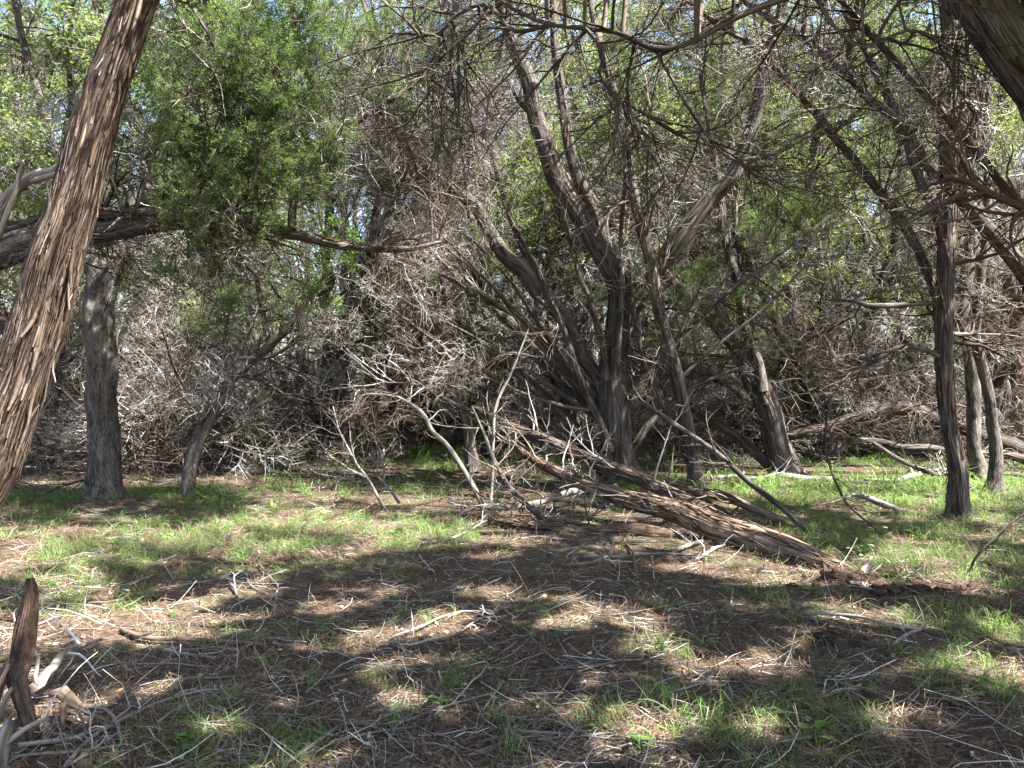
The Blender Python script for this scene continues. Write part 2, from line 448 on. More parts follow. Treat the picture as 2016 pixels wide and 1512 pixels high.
# ---------------------------------------------------------------- branches that many trees share (one metre long, along +x)
def dead_spray(seed):
    g = np.random.default_rng(seed)
    A = walk(np.zeros((1, 3)), np.array([[1.0, 0, 0.05]]), np.array([1.0]), 10, 0.13, (0, 0, -0.1), g, 0.03); RA = np.linspace(0.011, 0.0035, 10)[None]
    B, RB = spawn(A, RA, 15, (0.08, 1), (0.25, 0.65), (0.4, 1.2), 0, 0.2, 7, (0.4, 0.7), g, curl=0.06, rmax=0.0075, rmin=0.0042)
    C_, RC = spawn(B, RB, 56, (0.1, 1), (0.12, 0.42), (0.4, 1.3), 0, 0.26, 5, (0.6, 0.85), g, curl=0.1, rmin=0.0034)
    D, RD = spawn(C_, RC, 70, (0.15, 1), (0.05, 0.22), (0.4, 1.3), 0, 0.3, 4, (0.7, 0.9), g, curl=0.14, rmin=0.0026)
    return mesh_from('dead_branch', [tubes(A, RA, 5, g.uniform(0.1, 0.5, 1)), tubes(B, RB, 3, g.uniform(0.15, 0.95, 15)), tubes(C_, RC, 3, g.uniform(0.3, 1, 56)), tubes(D, RD, 3, g.uniform(0.45, 1, 70))], M_TWIG)
def brush_spray(seed):
    g = np.random.default_rng(seed)
    A = walk(np.zeros((1, 3)), np.array([[1.0, 0, 0.05]]), np.array([1.0]), 9, 0.08, (0, 0, -0.25), g, 0.03); RA = np.linspace(0.013, 0.004, 9)[None]
    B, RB = spawn(A, RA, 9, (0.05, 0.95), (0.35, 0.9), (0.3, 0.9), 0, 0.10, 7, (0.4, 0.7), g, grav=(0, 0, -0.2), curl=0.04, rmax=0.007, rmin=0.0038)
    C_, RC = spawn(B, RB, 30, (0.1, 1), (0.15, 0.5), (0.3, 1.1), 0, 0.18, 5, (0.6, 0.85), g, grav=(0, 0, -0.2), curl=0.08, rmin=0.003)
    D, RD = spawn(C_, RC, 30, (0.15, 1), (0.06, 0.22), (0.4, 1.2), 0, 0.3, 4, (0.7, 0.9), g, curl=0.12, rmin=0.0024)
    return mesh_from('dead_branch', [tubes(A, RA, 5, g.uniform(0.0, 0.4, 1)), tubes(B, RB, 4, g.uniform(0.0, 0.6, 9)), tubes(C_, RC, 3, g.uniform(0.05, 0.8, 30)), tubes(D, RD, 3, g.uniform(0.1, 0.9, 30))], M_BRUSH)
def leafy_spray(seed, kind='j'):
    g = np.random.default_rng(seed)
    A = walk(np.zeros((1, 3)), np.array([[1.0, 0, 0.05]]), np.array([1.0]), 9, 0.12, (0, 0, 0.2), g, 0.03); RA = np.linspace(0.011, 0.004, 9)[None]
    B, RB = spawn(A, RA, 13, (0.1, 1), (0.25, 0.6), (0.4, 1.1), 0.1, 0.18, 6, (0.4, 0.7), g, curl=0.05, rmax=0.006, rmin=0.003)
    C_, RC = spawn(B, RB, 26, (0.1, 1), (0.12, 0.35), (0.4, 1.2), 0, 0.22, 4, (0.6, 0.85), g, curl=0.06, rmin=0.0025)
    PB = np.concatenate([B[:, [0, 1, 3, 5]], C_]); RR = np.concatenate([RB[:, [0, 1, 3, 5]], RC])
    if kind in 'jk': lv = juniper_leaves(PB, RR, 76, 25, g, t=(0.3, 1), thin=False)
    else: lv = broad_leaves(PB, RR, 90, 9, g, t=(0.3, 1), thin=False)
    lv['m'] = 1
    return mesh_from('leafy_branch', [tubes(A, RA, 5, 0.3), tubes(B, RB, 3, g.uniform(0.1, 0.5, 13)), tubes(C_, RC, 3, g.uniform(0.1, 0.6, 26)), lv], [M_TWIG, {'j': M_JUN, 'k': M_JUNB, 'o': M_OAKL, 'b': M_BRIGHT}[kind]], False)
DEAD = [dead_spray(1000 + i) for i in range(9)]
BRUSH = [brush_spray(1030 + i) for i in range(9)]
MIX = [q for pr in zip(DEAD, BRUSH) for q in pr]
LEAFY = [leafy_spray(1050 + i) for i in range(7)]
PALE = [leafy_spray(1065 + i, 'k') for i in range(5)]
OAKY = [leafy_spray(1080 + i, 'o') for i in range(5)]
FRESH = [leafy_spray(1090 + i, 'b') for i in range(3)]
from mathutils import Matrix
def frames(pts, g, size, sc_):
    out = []
    for q in pts:
        d = nrm(q[-1] - q[0]); r = g.normal(0, 0.5, 3) + UP
        y = nrm(np.cross(r, d)); z = np.cross(d, y); k = g.uniform(*size) * sc_
        M = np.eye(4); M[:3, 0] = d * k; M[:3, 1] = y * k; M[:3, 2] = z * k; M[:3, 3] = q[0]
        out.append(M)
    return out
def place(lib, mats, parent, name, loc, g):
    for M in mats:
        M = M.copy(); M[:3, 3] -= loc
        o = obj(name, lib[int(g.integers(0, len(lib)))], parent)
        o.matrix_local = Matrix(M.tolist())
def sprays(lib, name, parent, loc, SP, SR, n, g, t, size, ang=(0.5, 1.4), up=0.0, keep=None, sc_=1.0):
    if n <= 0: return
    pts, _ = spawn(SP, SR, n, t, (0.5, 0.5), ang, up, 0.0, 2, (0.3, 0.6), g)
    if keep is not None: pts = pts[keep(pts[:, 0] * 0.5 + pts[:, 1] * 0.5)]
    place(lib, frames(pts, g, size, sc_), parent, name, loc, g)

# ---------------------------------------------------------------- ground
def sheet(xs, ys):
    X, Y = np.meshgrid(xs, ys); Z = gz(X, Y)
    V = np.stack([X, Y, Z], axis=-1); ny, nx = X.shape
    i = np.arange(ny - 1)[:, None] * nx; j = np.arange(nx - 1)[None, :]
    Q = np.stack([i + j, i + j + 1, i + nx + j + 1, i + nx + j], axis=-1)
    return dict(V=V.reshape(-1, 3), Q=Q.reshape(-1, 4))
xs = np.concatenate([[-120, -60, -30], np.linspace(-18, -5.2, 40), np.linspace(-5, 5, 150), np.linspace(5.2, 18, 40), [30, 60, 120]])
ys = np.concatenate([[-60, -20, -8], np.linspace(-4, 2, 14), np.linspace(2.1, 8, 120), np.linspace(8.1, 20, 80), [24, 30, 40, 60, 90, 140]])
obj('ground', mesh_from('ground', [sheet(xs, ys)], M_GROUND), kind='structure')

# clearings in the canopy (from the photograph's patches of sun)
for q in [(150, 1075, 0.9), (420, 1060, 0.8), (650, 1060, 0.9), (900, 975, 1.0), (760, 960, 0.9), (560, 950, 0.7), (250, 945, 0.6),
          (1550, 965, 1.2), (1700, 985, 1.1), (1850, 960, 0.7), (1450, 1060, 0.45), (1600, 1105, 0.4), (1330, 1020, 0.5), (1250, 1200, 0.22),
          (1330, 1300, 0.22), (1500, 1310, 0.25), (1700, 1210, 0.30), (1800, 1090, 0.5), (1950, 1330, 0.28), (750, 1320, 0.22), (800, 1380, 0.20),
          (150, 1140, 0.35), (500, 1150, 0.25), (100, 1400, 0.22), (300, 1350, 0.15), (1150, 1420, 0.2), (1300, 1430, 0.2), (950, 1160, 0.25),
          (1120, 1230, 0.2), (1450, 1200, 0.18), (420, 1440, 0.15), (700, 1460, 0.12), (1750, 1430, 0.2), (1500, 1450, 0.15)]:
    lit_ground(*q)
for q in [(1480, 1055, 6.4, .75), (1580, 1095, 6.05, .6), (1380, 1018, 6.9, .55), (1250, 985, 7.4, .4), (220, 900, 9.2, 0.3), (350, 420, 7.7, .6), (385, 200, 7.7, .6), (560, 250, 8, .6), (640, 330, 8.2, .5), (760, 170, 8.3, .4), (470, 100, 7.8, .6), (650, 70, 8, .5), (170, 300, 6.2, 0.5), (120, 550, 6.2, 0.5), (60, 780, 6.2, 0.5), (230, 120, 6, 0.4),
          (850, 300, 10, 1.6), (950, 420, 10, 1.3), (750, 400, 10, 1.1), (1220, 650, 9.8, 0.5), (1120, 400, 9.8, 0.6), (1480, 260, 9.8, 0.7),
          (1500, 720, 11, 0.5), (560, 780, 12, 1.0), (750, 800, 9, 0.8), (1000, 250, 11, 1.4), (500, 300, 8, 1.0), (1400, 400, 13, 1.3),
          (600, 580, 9.2, 0.5), (400, 850, 9.3, 0.4), (1750, 830, 12, 0.8), (1600, 700, 13, 1.0), (300, 700, 12, 0.8)]:
    lit(*q)

# ---------------------------------------------------------------- trees
def strips_on(p, g, n, Lr=(0.12, 0.5), wr=(0.006, 0.02), lift=(0.004, 0.03), face=None, tonec=(0.1, 1.0), amp=0.1):
    """loose bark strips lying along the stem p (rows x, y, z, r)"""
    N = len(p); L = np.concatenate([[0], np.cumsum(np.linalg.norm(np.diff(p[:, :3], axis=0), axis=1))])
    s0 = g.uniform(0.0, L[-1] * 0.97, n); ln = g.uniform(*Lr, n)
    K = 5
    s = np.clip(s0[:, None] + ln[:, None] * np.linspace(0, 1, K)[None], 0, L[-1])
    C = np.stack([np.interp(s, L, p[:, q]) for q in range(3)], axis=-1); R = np.interp(s, L, p[:, 3])
    T = nrm(np.gradient(C, axis=1))
    rv = g.normal(0, 1, (n, 3))
    if face is not None: rv = nrm(rv) + np.asarray(face)
    a = nrm(rv[:, None, :] - (rv[:, None, :] * T).sum(-1, keepdims=True) * T)
    tan = np.cross(T, a)
    e = np.array([1.0, 0.25, 0.0, 0.25, 1.0])[None] * g.uniform(*lift, n)[:, None]
    one = g.random(n)[:, None]
    e = e * np.where(np.arange(K)[None] < 2, np.where(one < 0.6, 1, 0.1), np.where(one > 0.35, 1, 0.1))
    C = C + a * (R * (1 + amp * 0.4) + e)[:, :, None] + tan * (np.linspace(-0.5, 0.5, K)[None, :, None] * g.normal(0, 0.03, (n, 1, 1)) + g.normal(0, 0.004, (n, K, 1)))
    w = g.uniform(*wr, n)[:, None] * (np.array([0.55, 0.95, 1.0, 0.9, 0.4])[None] * g.uniform(0.75, 1.2, (n, K)))
    return C, w, a, g.uniform(*tonec, n)
def strip_mesh(C, w, a, tone):
    # cross-section: wide along the surface, thin outwards
    T = nrm(np.gradient(C, axis=1)); ref = np.cross(T, np.cross(a, T)) if False else a
    return tubes(C, w, 4, tone, ref=ref, flat=0.25)

def juniper(name, label, cat, stems, seed, k=26, mat=None, amp=0.12, n1=26, n2=130, n3=900, z1=0.25, zlive=4.2,
            group=None, L1=(0.7, 2.0), flare=0.5, shag=250, clumps=(), nd=20, nd2=10, nl=40, dt=(0.15, 0.95), dsize=(0.5, 1.2), cl_k=1.0, size=1.0, leaf_dens=1.0, base=None, twig_tone=(0.15, 1.0), filt=None, jit=0.12, crown=0.7, dead_keep=None, dlib=None, over=None,
            up1=0.1, spread=None, sub=None):
    g = np.random.default_rng(seed)
    mat = mat or M_BARK
    loc = base if base is not None else stems[0][0][:3]
    loc = np.array([loc[0], loc[1], float(gz(loc[0], loc[1]))])
    root = thing(name, label, cat, loc, group)
    ps = []; trunk = None
    for i, st in enumerate(stems):
        st = np.array(st, float)
        if i == 0: st = np.vstack([st[0] - np.array([*nrm(st[1, :3] - st[0, :3]) * 0.16, -0.1 * st[0, 3]]), st])
        kk = k if i == 0 else max(12, int(k * 0.7))
        t, p = bark_stem(st, k=kk, ds=0.07 if i else 0.06, amp=amp, flare=flare if (i == 0) else 0.0, seed=seed + i, tone=float(g.uniform(0.35, 0.7)), jit=jit if i == 0 else jit * 2)
        o = part('trunk' if i == 0 else 'limb', [t], mat, root)
        if i == 0: trunk = o
        ps.append(p)
    SP, SR = resample(ps, 30)
    if shag:
        big = [q for q in ps if q[0, 3] > 0.04] or ps[:1]
        parts = []
        for q in big:
            C, w, a, tn = strips_on(q, g, max(20, int(shag * len(q) / sum(len(r) for r in big))), (0.15, 0.5), (0.005, 0.013), (0.003, 0.02))
            parts.append(strip_mesh(C, w, a, tn * 0.8))
        part('loose_bark', parts, M_STRIP, trunk, kind='stuff')
    parts = []
    tone = lambda n: g.uniform(*twig_tone, n)
    A, RA = spawn(SP, SR, n1, (z1, 1.0), L1, (0.5, 1.35), up1, 0.16, 12, (0.25, 0.5), g, grav=(0, 0, 0.1), curl=0.03, rmax=0.04, rmin=0.012, side=spread)
    B, RB = spawn(A, RA, n2, (0.15, 1.0), (0.35, 1.1), (0.4, 1.25), 0.05, 0.2, 8, (0.4, 0.7), g, grav=(0, 0, -0.1), curl=0.05, rmax=0.014, rmin=0.005)
    parts.append(tubes(A, RA, 6, tone(len(A)) * 0.45)); parts.append(tubes(B, RB, 4, tone(len(B)) * 0.7))
    C, RC = spawn(B, RB, n3, (0.1, 1.0), (0.18, 0.7), (0.4, 1.4), 0.0, 0.26, 5, (0.5, 0.8), g, grav=(0, 0, -0.15), curl=0.10, rmax=0.006, rmin=0.0028)
    parts.append(tubes(C, RC, 3, tone(n3)))
    part('dead_twigs', parts, M_TWIG, root, kind='stuff')
    kf = (lambda b: np.ones(len(b), bool)) if filt is None else filt
    if over:      # (leaves, crown centre, crown half-size): leaf clusters on boughs of their own
        no, cc, hs = over
        m = 46
        th = g.uniform(0, 6.28, m); rr = np.sqrt(g.random(m))
        ce = np.asarray(cc) + np.stack([np.cos(th) * rr, np.sin(th) * rr, g.normal(0, 0.45, m)], axis=1) * np.asarray(hs)
        ce = ce[kf(ce)]; m = len(ce)
        fl = SP[:, 12:].reshape(-1, 3); fr = SR[:, 12:].reshape(-1)
        j = np.argmin(np.linalg.norm(fl[None] - ce[:, None] + UP * 1.2, axis=2), axis=1)
        u = np.linspace(0, 1, 10)[None, :, None]
        bw = fl[j][:, None] * (1 - u) + ce[:, None] * u + (np.sin(u * np.pi) * 0.35) * UP + np.cumsum(g.normal(0, 0.035, (m, 10, 3)), axis=1) * u
        rb = np.minimum(0.03, fr[j])[:, None] * np.linspace(1, 0.25, 10)[None]
        B5, RB5 = spawn(bw, rb, m * 5, (0.5, 1), (0.4, 1.0), (0.3, 1.2), 0.1, 0.15, 6, (0.4, 0.7), g, rmax=0.01, rmin=0.004)
        part('leafy_boughs', [tubes(bw, rb, 6, 0.3), tubes(B5, RB5, 3, g.random(m * 5) * 0.5)], M_TWIG, root, kind='stuff')
        f = g.integers(0, len(B5), no); uu = g.integers(1, 6, no)
        q = B5[f, uu] + g.normal(0, 0.26, (no, 3)) * np.array([1, 1, 0.6])
        q = q[kf(q)]; q = q[~clearing(q)]
        d = nrm(g.normal(0, 1, (len(q), 3)) * np.array([1, 1, 0.45]))
        part('foliage', [kites(q, d, g.uniform(0.10, 0.19, len(q)), g.uniform(0.05, 0.09, len(q)), g, g.random(len(q)))], M_JUN, root, smooth=False, kind='stuff')
    S2 = np.concatenate([SP[:, ::3][:, :8], B]); R2 = np.concatenate([SR[:, ::3][:, :8], RB])
    kd = kf if dead_keep is None else dead_keep
    sprays(dlib or BRUSH, 'dead_branch', root, loc, SP, SR, nd, g, dt, dsize, (0.7, 1.45), -0.05, keep=lambda b: kd(b) & (b[:, 2] > 0.35))
    sprays(DEAD, 'dead_branch', root, loc, B, RB, nd2, g, (0.2, 1), (0.5, 0.9), (0.3, 1.2), 0.0, keep=kd)
    def lk(b): return kf(b) & (b[:, 2] > zlive + g.normal(0, 0.2, len(b))) & open_sky(b, g, crown)
    sprays(LEAFY, 'leafy_branch', root, loc, B, RB, nl, g, (0.2, 1), (0.7, 1.25), (0.3, 1.2), 0.15, keep=lk, sc_=size)
    for (cx, cy, d, r, n) in clumps:
        c = P(cx, cy, d); m = max(2, int(n / 22 * cl_k))
        b0 = c + nrm(g.normal(0, 1, (m, 3))) * r * g.uniform(0.0, 0.55, (m, 1)) - UP * r * 0.3
        e = b0 + nrm(g.normal(0, 0.7, (m, 3)) + UP * 0.3)
        place(LEAFY, frames(np.stack([b0, e], axis=1), g, (0.9 * r + 0.15, 1.4 * r + 0.2), 1.0), root, 'leafy_branch', loc, g)
    return root, trunk, ps

frame_free = lambda b: b[:, 2] > 1.6 + 0.50 * np.maximum(b[:, 1], 0) + 0.15        # nothing hanging into the view

# --- shaggy trunk at the left edge
T1 = px_path([(-118, 1092, 165), (-66, 1000, 140), (-12, 880, 126), (26, 780, 120), (62, 680, 116), (92, 580, 112), (118, 480, 106), (148, 380, 100),
              (176, 280, 94), (208, 190, 86), (238, 100, 82), (268, 0, 80), (300, -110, 72), (330, -230, 60), (350, -380, 40)], 6.3, 5.7)
T1b = px_path([(262, 10, 26), (300, -10, 22), (340, -60, 20), (420, -160, 16), (520, -240, 12)], 5.8, 5.6)
r1, tr1, ps1 = juniper('juniper_tree', 'thick shaggy brown trunk leaning in at the picture edge, long bark strips peeling off', 'tree',
                       [T1 * np.array([1, 1, 1, 0.84]), T1b], 21, k=120, mat=M_SHAG, amp=0.11, n1=16, n2=120, n3=200, z1=0.80, zlive=4.4, shag=0, flare=0.3, size=1.6, filt=frame_free, nd=0, nd2=10, nl=10, jit=0.06, over=(15000, (-1.3, 6.3, 6.3), (2.7, 2.0, 0.8)))
g = np.random.default_rng(5)
C, w, a, tn = strips_on(ps1[0][: int(len(ps1[0]) * 0.88)], g, 240, (0.25, 0.95), (0.005, 0.013), (0.004, 0.026), face=(0.5, -0.8, 0), tonec=(0.0, 1.0))
order = np.argsort(-w.max(1))
for i in order:
    part('bark_strip', [strip_mesh(C[i:i + 1], w[i:i + 1], a[i:i + 1], tn[i:i + 1])], M_STRIP, tr1)
C, w, a, tn = strips_on(ps1[0][: int(len(ps1[0]) * 0.85)], g, 46, (0.3, 0.8), (0.012, 0.027), (0.025, 0.075), face=(0.7, -0.6, 0), tonec=(0.3, 1.0))
for i in range(46):
    part('bark_strip', [strip_mesh(C[i:i + 1], w[i:i + 1], a[i:i + 1], tn[i:i + 1])], M_STRIP, tr1)
C, w, a, tn = strips_on(ps1[0][: int(len(ps1[0]) * 0.9)], g, 1500, (0.15, 0.7), (0.0025, 0.007), (0.001, 0.010), face=(0.4, -0.6, 0), tonec=(0.0, 0.95))
part('loose_bark', [strip_mesh(C, w, a, tn)], M_STRIP, tr1, kind='stuff')

# --- juniper lying almost flat behind it, with green upright shoots
H0 = px_path([(-330, 640, 70), (-150, 548, 64), (0, 497, 60), (100, 472, 56), (180, 456, 52), (300, 440, 42), (400, 432, 34), (500, 450, 28), (580, 460, 22),
              (680, 484, 16), (800, 490, 12), (868, 476, 7)], 7.4, 8.4)
H1 = px_path([(575, 452, 16), (578, 410, 15), (592, 370, 14), (612, 325, 12), (650, 275, 11), (700, 240, 10), (760, 205, 8), (840, 150, 5)], 8.0, 8.2)
H2 = px_path([(-160, 470, 24), (0, 446, 22), (100, 430, 22), (200, 416, 22), (310, 424, 20), (400, 440, 12)], 7.7, 7.7)
H3 = px_path([(500, 450, 10), (505, 300, 9), (485, 190, 9), (455, 150, 8), (430, 115, 8), (412, 70, 7), (370, 0, 6), (340, -60, 5)], 7.8, 7.2)
H4 = px_path([(735, 487, 9), (750, 440, 8), (770, 400, 7), (800, 370, 5), (830, 330, 4)], 8.3, 8.5)
CL = [(385, 470, 7.7, .33, 130), (375, 180, 7.6, .42, 200), (390, 330, 7.7, .45, 230), (420, 250, 7.8, .42, 200), (470, 420, 7.8, .40, 180), (545, 250, 8.0, .42, 200),
      (600, 300, 8.1, .45, 220), (640, 340, 8.2, .36, 150), (770, 175, 8.3, .30, 120), (560, 150, 7.9, .42, 170), (300, 340, 7.6, .35, 140), (650, 60, 8.0, .45, 170),
      (480, 60, 7.8, .45, 170), (520, 340, 8.0, .42, 180), (450, 120, 7.8, .38, 150), (700, 120, 8.2, .38, 120), (590, 30, 7.8, .4, 150),
      (365, 90, 7.6, .35, 110), (830, 60, 8.4, .35, 90), (420, 480, 7.9, .3, 90)]
juniper('juniper_tree', 'juniper growing almost flat behind the shaggy trunk, its green shoots rising', 'tree', [H0, H1, H2, H3, H4], 33, k=44, n1=24, n2=120, n3=300, z1=0.4,
        nd=70, nd2=40, nl=0, dt=(0.35, 1), dsize=(0.5, 1.1), zlive=9, clumps=CL, L1=(0.4, 1.1), flare=0, shag=260, base=(-4.2, 7.6))

# --- pale dead limb behind the shaggy trunk
def dead_tree(name, label, cat, stems, seed, mat=None, n1=10, n2=50, n3=60, L1=(0.2, 0.7), L2=(0.1, 0.4), k=9, tone=(0.5, 1.0), group=None, amp=0.08, grav=(0, 0, -0.1), z1=0.3, base=None, shag=0, cap=True, ang=(0.4, 1.2), jit=0.5, up=0.05):
    g = np.random.default_rng(seed)
    loc = np.array(base if base is not None else stems[0][0][:3], float)
    loc[2] = float(gz(loc[0], loc[1]))
    root = thing(name, label, cat, loc, group)
    ps = []
    for i, st in enumerate(stems):
        t, p = bark_stem(np.array(st), k=k if i == 0 else max(6, int(k * 0.7)), ds=0.05, amp=amp, seed=seed + i, jit=jit, tone=float(g.uniform(*tone)), cap=cap)
        o = part('stem' if i == 0 else 'branch', [t], mat or M_DEAD, root); ps.append(p)
        if i == 0: first = o
        if shag and i == 0:
            C, w, a, tn = strips_on(p, g, shag, (0.12, 0.4), (0.004, 0.012), (0.003, 0.02))
            part('loose_bark', [strip_mesh(C, w, a, tn * 0.8)], M_STRIP, o, kind='stuff')
    if n1:
        SP, SR = resample(ps, 20)
        A, RA = spawn(SP, SR, n1, (z1, 1.0), L1, ang, up, 0.18, 8, (0.35, 0.7), g, grav=grav, curl=0.06, rmax=0.012, rmin=0.004)
        parts = [tubes(A, RA, 5, g.uniform(*tone, n1))]
        if n2:
            B, RB = spawn(A, RA, n2, (0.2, 1.0), L2, (0.4, 1.2), 0.0, 0.22, 5, (0.5, 0.8), g, grav=grav, curl=0.08, rmax=0.006, rmin=0.0025)
            parts.append(tubes(B, RB, 3, g.uniform(*tone, n2)))
            if n3:
                Cc, RC = spawn(B, RB, n3, (0.2, 1.0), (0.06, 0.22), (0.4, 1.2), 0.0, 0.25, 4, (0.5, 0.8), g, curl=0.1, rmax=0.004, rmin=0.002)
                parts.append(tubes(Cc, RC, 3, g.uniform(*tone, n3)))
        part('dead_twigs', parts, M_TWIG, root, kind='stuff')
    return root
dead_tree('dead_tree', 'bleached grey dead tree leaning up behind the shaggy trunk', 'dead tree',
          [px_path([(-130, 1010, 34), (-110, 720, 32), (-60, 520, 28), (0, 420, 24), (25, 382, 22), (65, 350, 20), (112, 330, 17), (170, 250, 12), (230, 180, 8), (300, 120, 4)], 7.9, 7.2),
           px_path([(-60, 560, 14), (-5, 470, 13), (20, 400, 10), (40, 340, 8), (46, 318, 5)], 7.5, 7.2),
           px_path([(65, 356, 12), (110, 345, 11), (150, 338, 8), (200, 300, 6)], 7.3, 7.2)], 50, n1=14, n2=60, k=14)

# --- oak trunk
O1 = px_path([(206, 980, 72), (206, 950, 62), (206, 900, 57), (206, 846, 55), (202, 747, 54), (197, 647, 55), (199, 581, 56), (215, 530, 52), (236, 490, 46), (262, 420, 42),
              (300, 320, 38), (345, 200, 34), (390, 80, 30), (430, -60, 24), (460, -220, 16)], 9.15, 9.6)
O2 = px_path([(202, 620, 22), (185, 520, 24), (150, 430, 22), (110, 330, 18), (80, 200, 15), (40, 60, 12), (10, -100, 8)], 9.42, 9.9)
O3 = px_path([(300, 320, 20), (260, 230, 18), (230, 120, 14), (190, 0, 11), (150, -120, 7)], 9.5, 9.9)
def oak(name, label, stems, seed, n1, n2, leaves, mat=M_OAK, zl=3.0, k=64, base=None, flare=0.75, L1=(0.8, 2.2), twn=200, zt=0.3, group=None, dens=1.0, amp=0.12, sl=0.16, lib=None, ls=(0.6, 1.2), nd=10):
    g = np.random.default_rng(seed)
    loc = np.array(base if base is not None else stems[0][0][:3], float); loc[2] = float(gz(loc[0], loc[1]))
    root = thing(name, label, 'tree', loc, group)
    ps = []
    for i, st in enumerate(stems):
        st = np.array(st, float)
        if i == 0: st = np.vstack([st[0] - np.array([*nrm(st[1, :3] - st[0, :3]) * 0.22, -0.1 * st[0, 3]]), st])
        t, p = bark_stem(st, k=k if i == 0 else max(10, k // 2), ds=0.035 if i == 0 else 0.07, amp=amp, flare=flare if i == 0 else 0, seed=seed + i, na=max(6, k // 3), sl=sl, jit=0.08 if i == 0 else 0.2, lob=0.6, tone=0.3)
        part('trunk' if i == 0 else 'limb', [t], mat, root); ps.append(p)
    SP, SR = resample(ps, 30)
    A, RA = spawn(SP, SR, n1, (zt, 1.0), L1, (0.4, 1.2), 0.2, 0.16, 10, (0.3, 0.6), g, curl=0.03, rmax=0.04, rmin=0.01)
    B, RB = spawn(A, RA, n2, (0.2, 1.0), (0.3, 1.0), (0.4, 1.2), 0.1, 0.2, 7, (0.4, 0.7), g, curl=0.05, rmax=0.014, rmin=0.004)
    parts = [tubes(A, RA, 6, g.random(n1) * 0.5), tubes(B, RB, 4, g.random(n2) * 0.7)]
    if twn:
        C, RC = spawn(B, RB, twn, (0.2, 1.0), (0.15, 0.5), (0.4, 1.2), 0.05, 0.25, 5, (0.5, 0.8), g, curl=0.08, rmax=0.006, rmin=0.0025)
        parts.append(tubes(C, RC, 3, g.random(twn)))
    part('twig_mass', parts, M_TWIG, root, kind='stuff')
    sprays(lib or OAKY, 'leafy_branch', root, loc, B, RB, leaves, g, (0.2, 1), ls, (0.3, 1.2), 0.15, keep=lambda b: (b[:, 2] > zl + g.normal(0, 0.2, len(b))) & open_sky(b, g, dens))
    sprays(DEAD, 'dead_branch', root, loc, SP, SR, nd, g, (0.3, 0.9), (0.4, 0.9), (0.7, 1.4), 0.0, keep=lambda b: b[:, 2] > 1.0)
    return root
oak('oak_tree', 'stout grey oak trunk with blocky bark standing between the shaggy trunk and a crooked sapling', [O1, O2, O3], 61, 26, 150, 130, zl=3.0, dens=2.0, ls=(0.8, 1.4), nd=30)

# --- crooked small tree with bright leaves
S1 = px_path([(370, 980, 28), (374, 930, 25), (383, 890, 24), (400, 850, 23), (428, 805, 22), (445, 760, 20), (482, 722, 19), (530, 680, 17), (570, 640, 12), (610, 585, 8), (640, 540, 4)], 9.3, 9.1)
S2 = px_path([(385, 880, 14), (390, 845, 12), (400, 815, 9), (412, 795, 6)], 9.25, 9.1)
S3 = px_path([(455, 745, 9), (440, 690, 8), (450, 620, 6), (470, 540, 4)], 9.2, 9.0)
S4 = px_path([(500, 705, 8), (540, 700, 6), (590, 660, 4)], 9.2, 9.0)
oak('oak_sapling', 'crooked little tree with bright green leaves bending over beside the stout oak', [S1, S2, S3, S4], 64, 26, 110, 34, lib=FRESH, ls=(0.35, 0.7), k=18, zl=1.5, flare=0.2, nd=8,
    L1=(0.25, 0.8), twn=120, zt=0.5, dens=3.0)

# --- central forked juniper
C0 = px_path([(1232, 985, 96), (1228, 955, 78), (1219, 905, 62), (1212, 850, 58), (1207, 800, 64), (1206, 750, 66), (1212, 690, 52), (1222, 615, 46), (1222, 570, 46), (1200, 520, 42),
              (1180, 490, 40), (1148, 437, 38), (1116, 384, 38), (1090, 340, 36), (1062, 250, 32), (1036, 150, 30), (1002, 60, 26), (975, -60, 22), (960, -240, 12)], 9.8, 9.4)
C1 = px_path([(1222, 600, 36), (1242, 562, 34), (1290, 530, 34), (1344, 474, 37), (1391, 411, 34), (1434, 350, 28), (1465, 285, 27), (1485, 230, 26), (1502, 150, 24), (1532, 50, 18), (1560, -70, 14), (1600, -240, 8)], 9.7, 9.3)
C2 = px_path([(1203, 800, 40), (1172, 742, 32), (1139, 682, 30), (1119, 641, 30), (1066, 575, 32), (1026, 530, 34), (1000, 508, 30), (960, 445, 26), (925, 402, 24), (880, 360, 20), (830, 315, 14), (770, 250, 9)], 9.7, 10.2)
C3 = px_path([(1192, 500, 26), (1188, 470, 26), (1169, 416, 26), (1143, 363, 24), (1122, 290, 22), (1108, 200, 20), (1092, 80, 16), (1085, -80, 10)], 9.6, 9.9)
C4 = px_path([(1206, 890, 16), (1167, 802, 14), (1136, 733, 13), (1108, 645, 12), (1079, 583, 11), (1053, 522, 10), (1034, 488, 8), (1000, 420, 5)], 9.5, 9.3)
C5 = px_path([(1195, 935, 30), (1160, 895, 26), (1132, 853, 25), (1113, 783, 25), (1091, 729, 25), (1050, 682, 24), (1000, 633, 22), (930, 565, 18), (880, 522, 14), (830, 475, 9)], 10.0, 10.8)
C6 = px_path([(1216, 720, 9), (1222, 620, 9), (1226, 535, 9), (1221, 470, 8), (1227, 400, 8), (1232, 340, 5)], 9.4, 9.4)
C7 = px_path([(1196, 750, 16), (1186, 680, 14), (1165, 600, 11), (1140, 540, 9), (1125, 480, 8), (1105, 400, 5)], 9.5, 9.3)
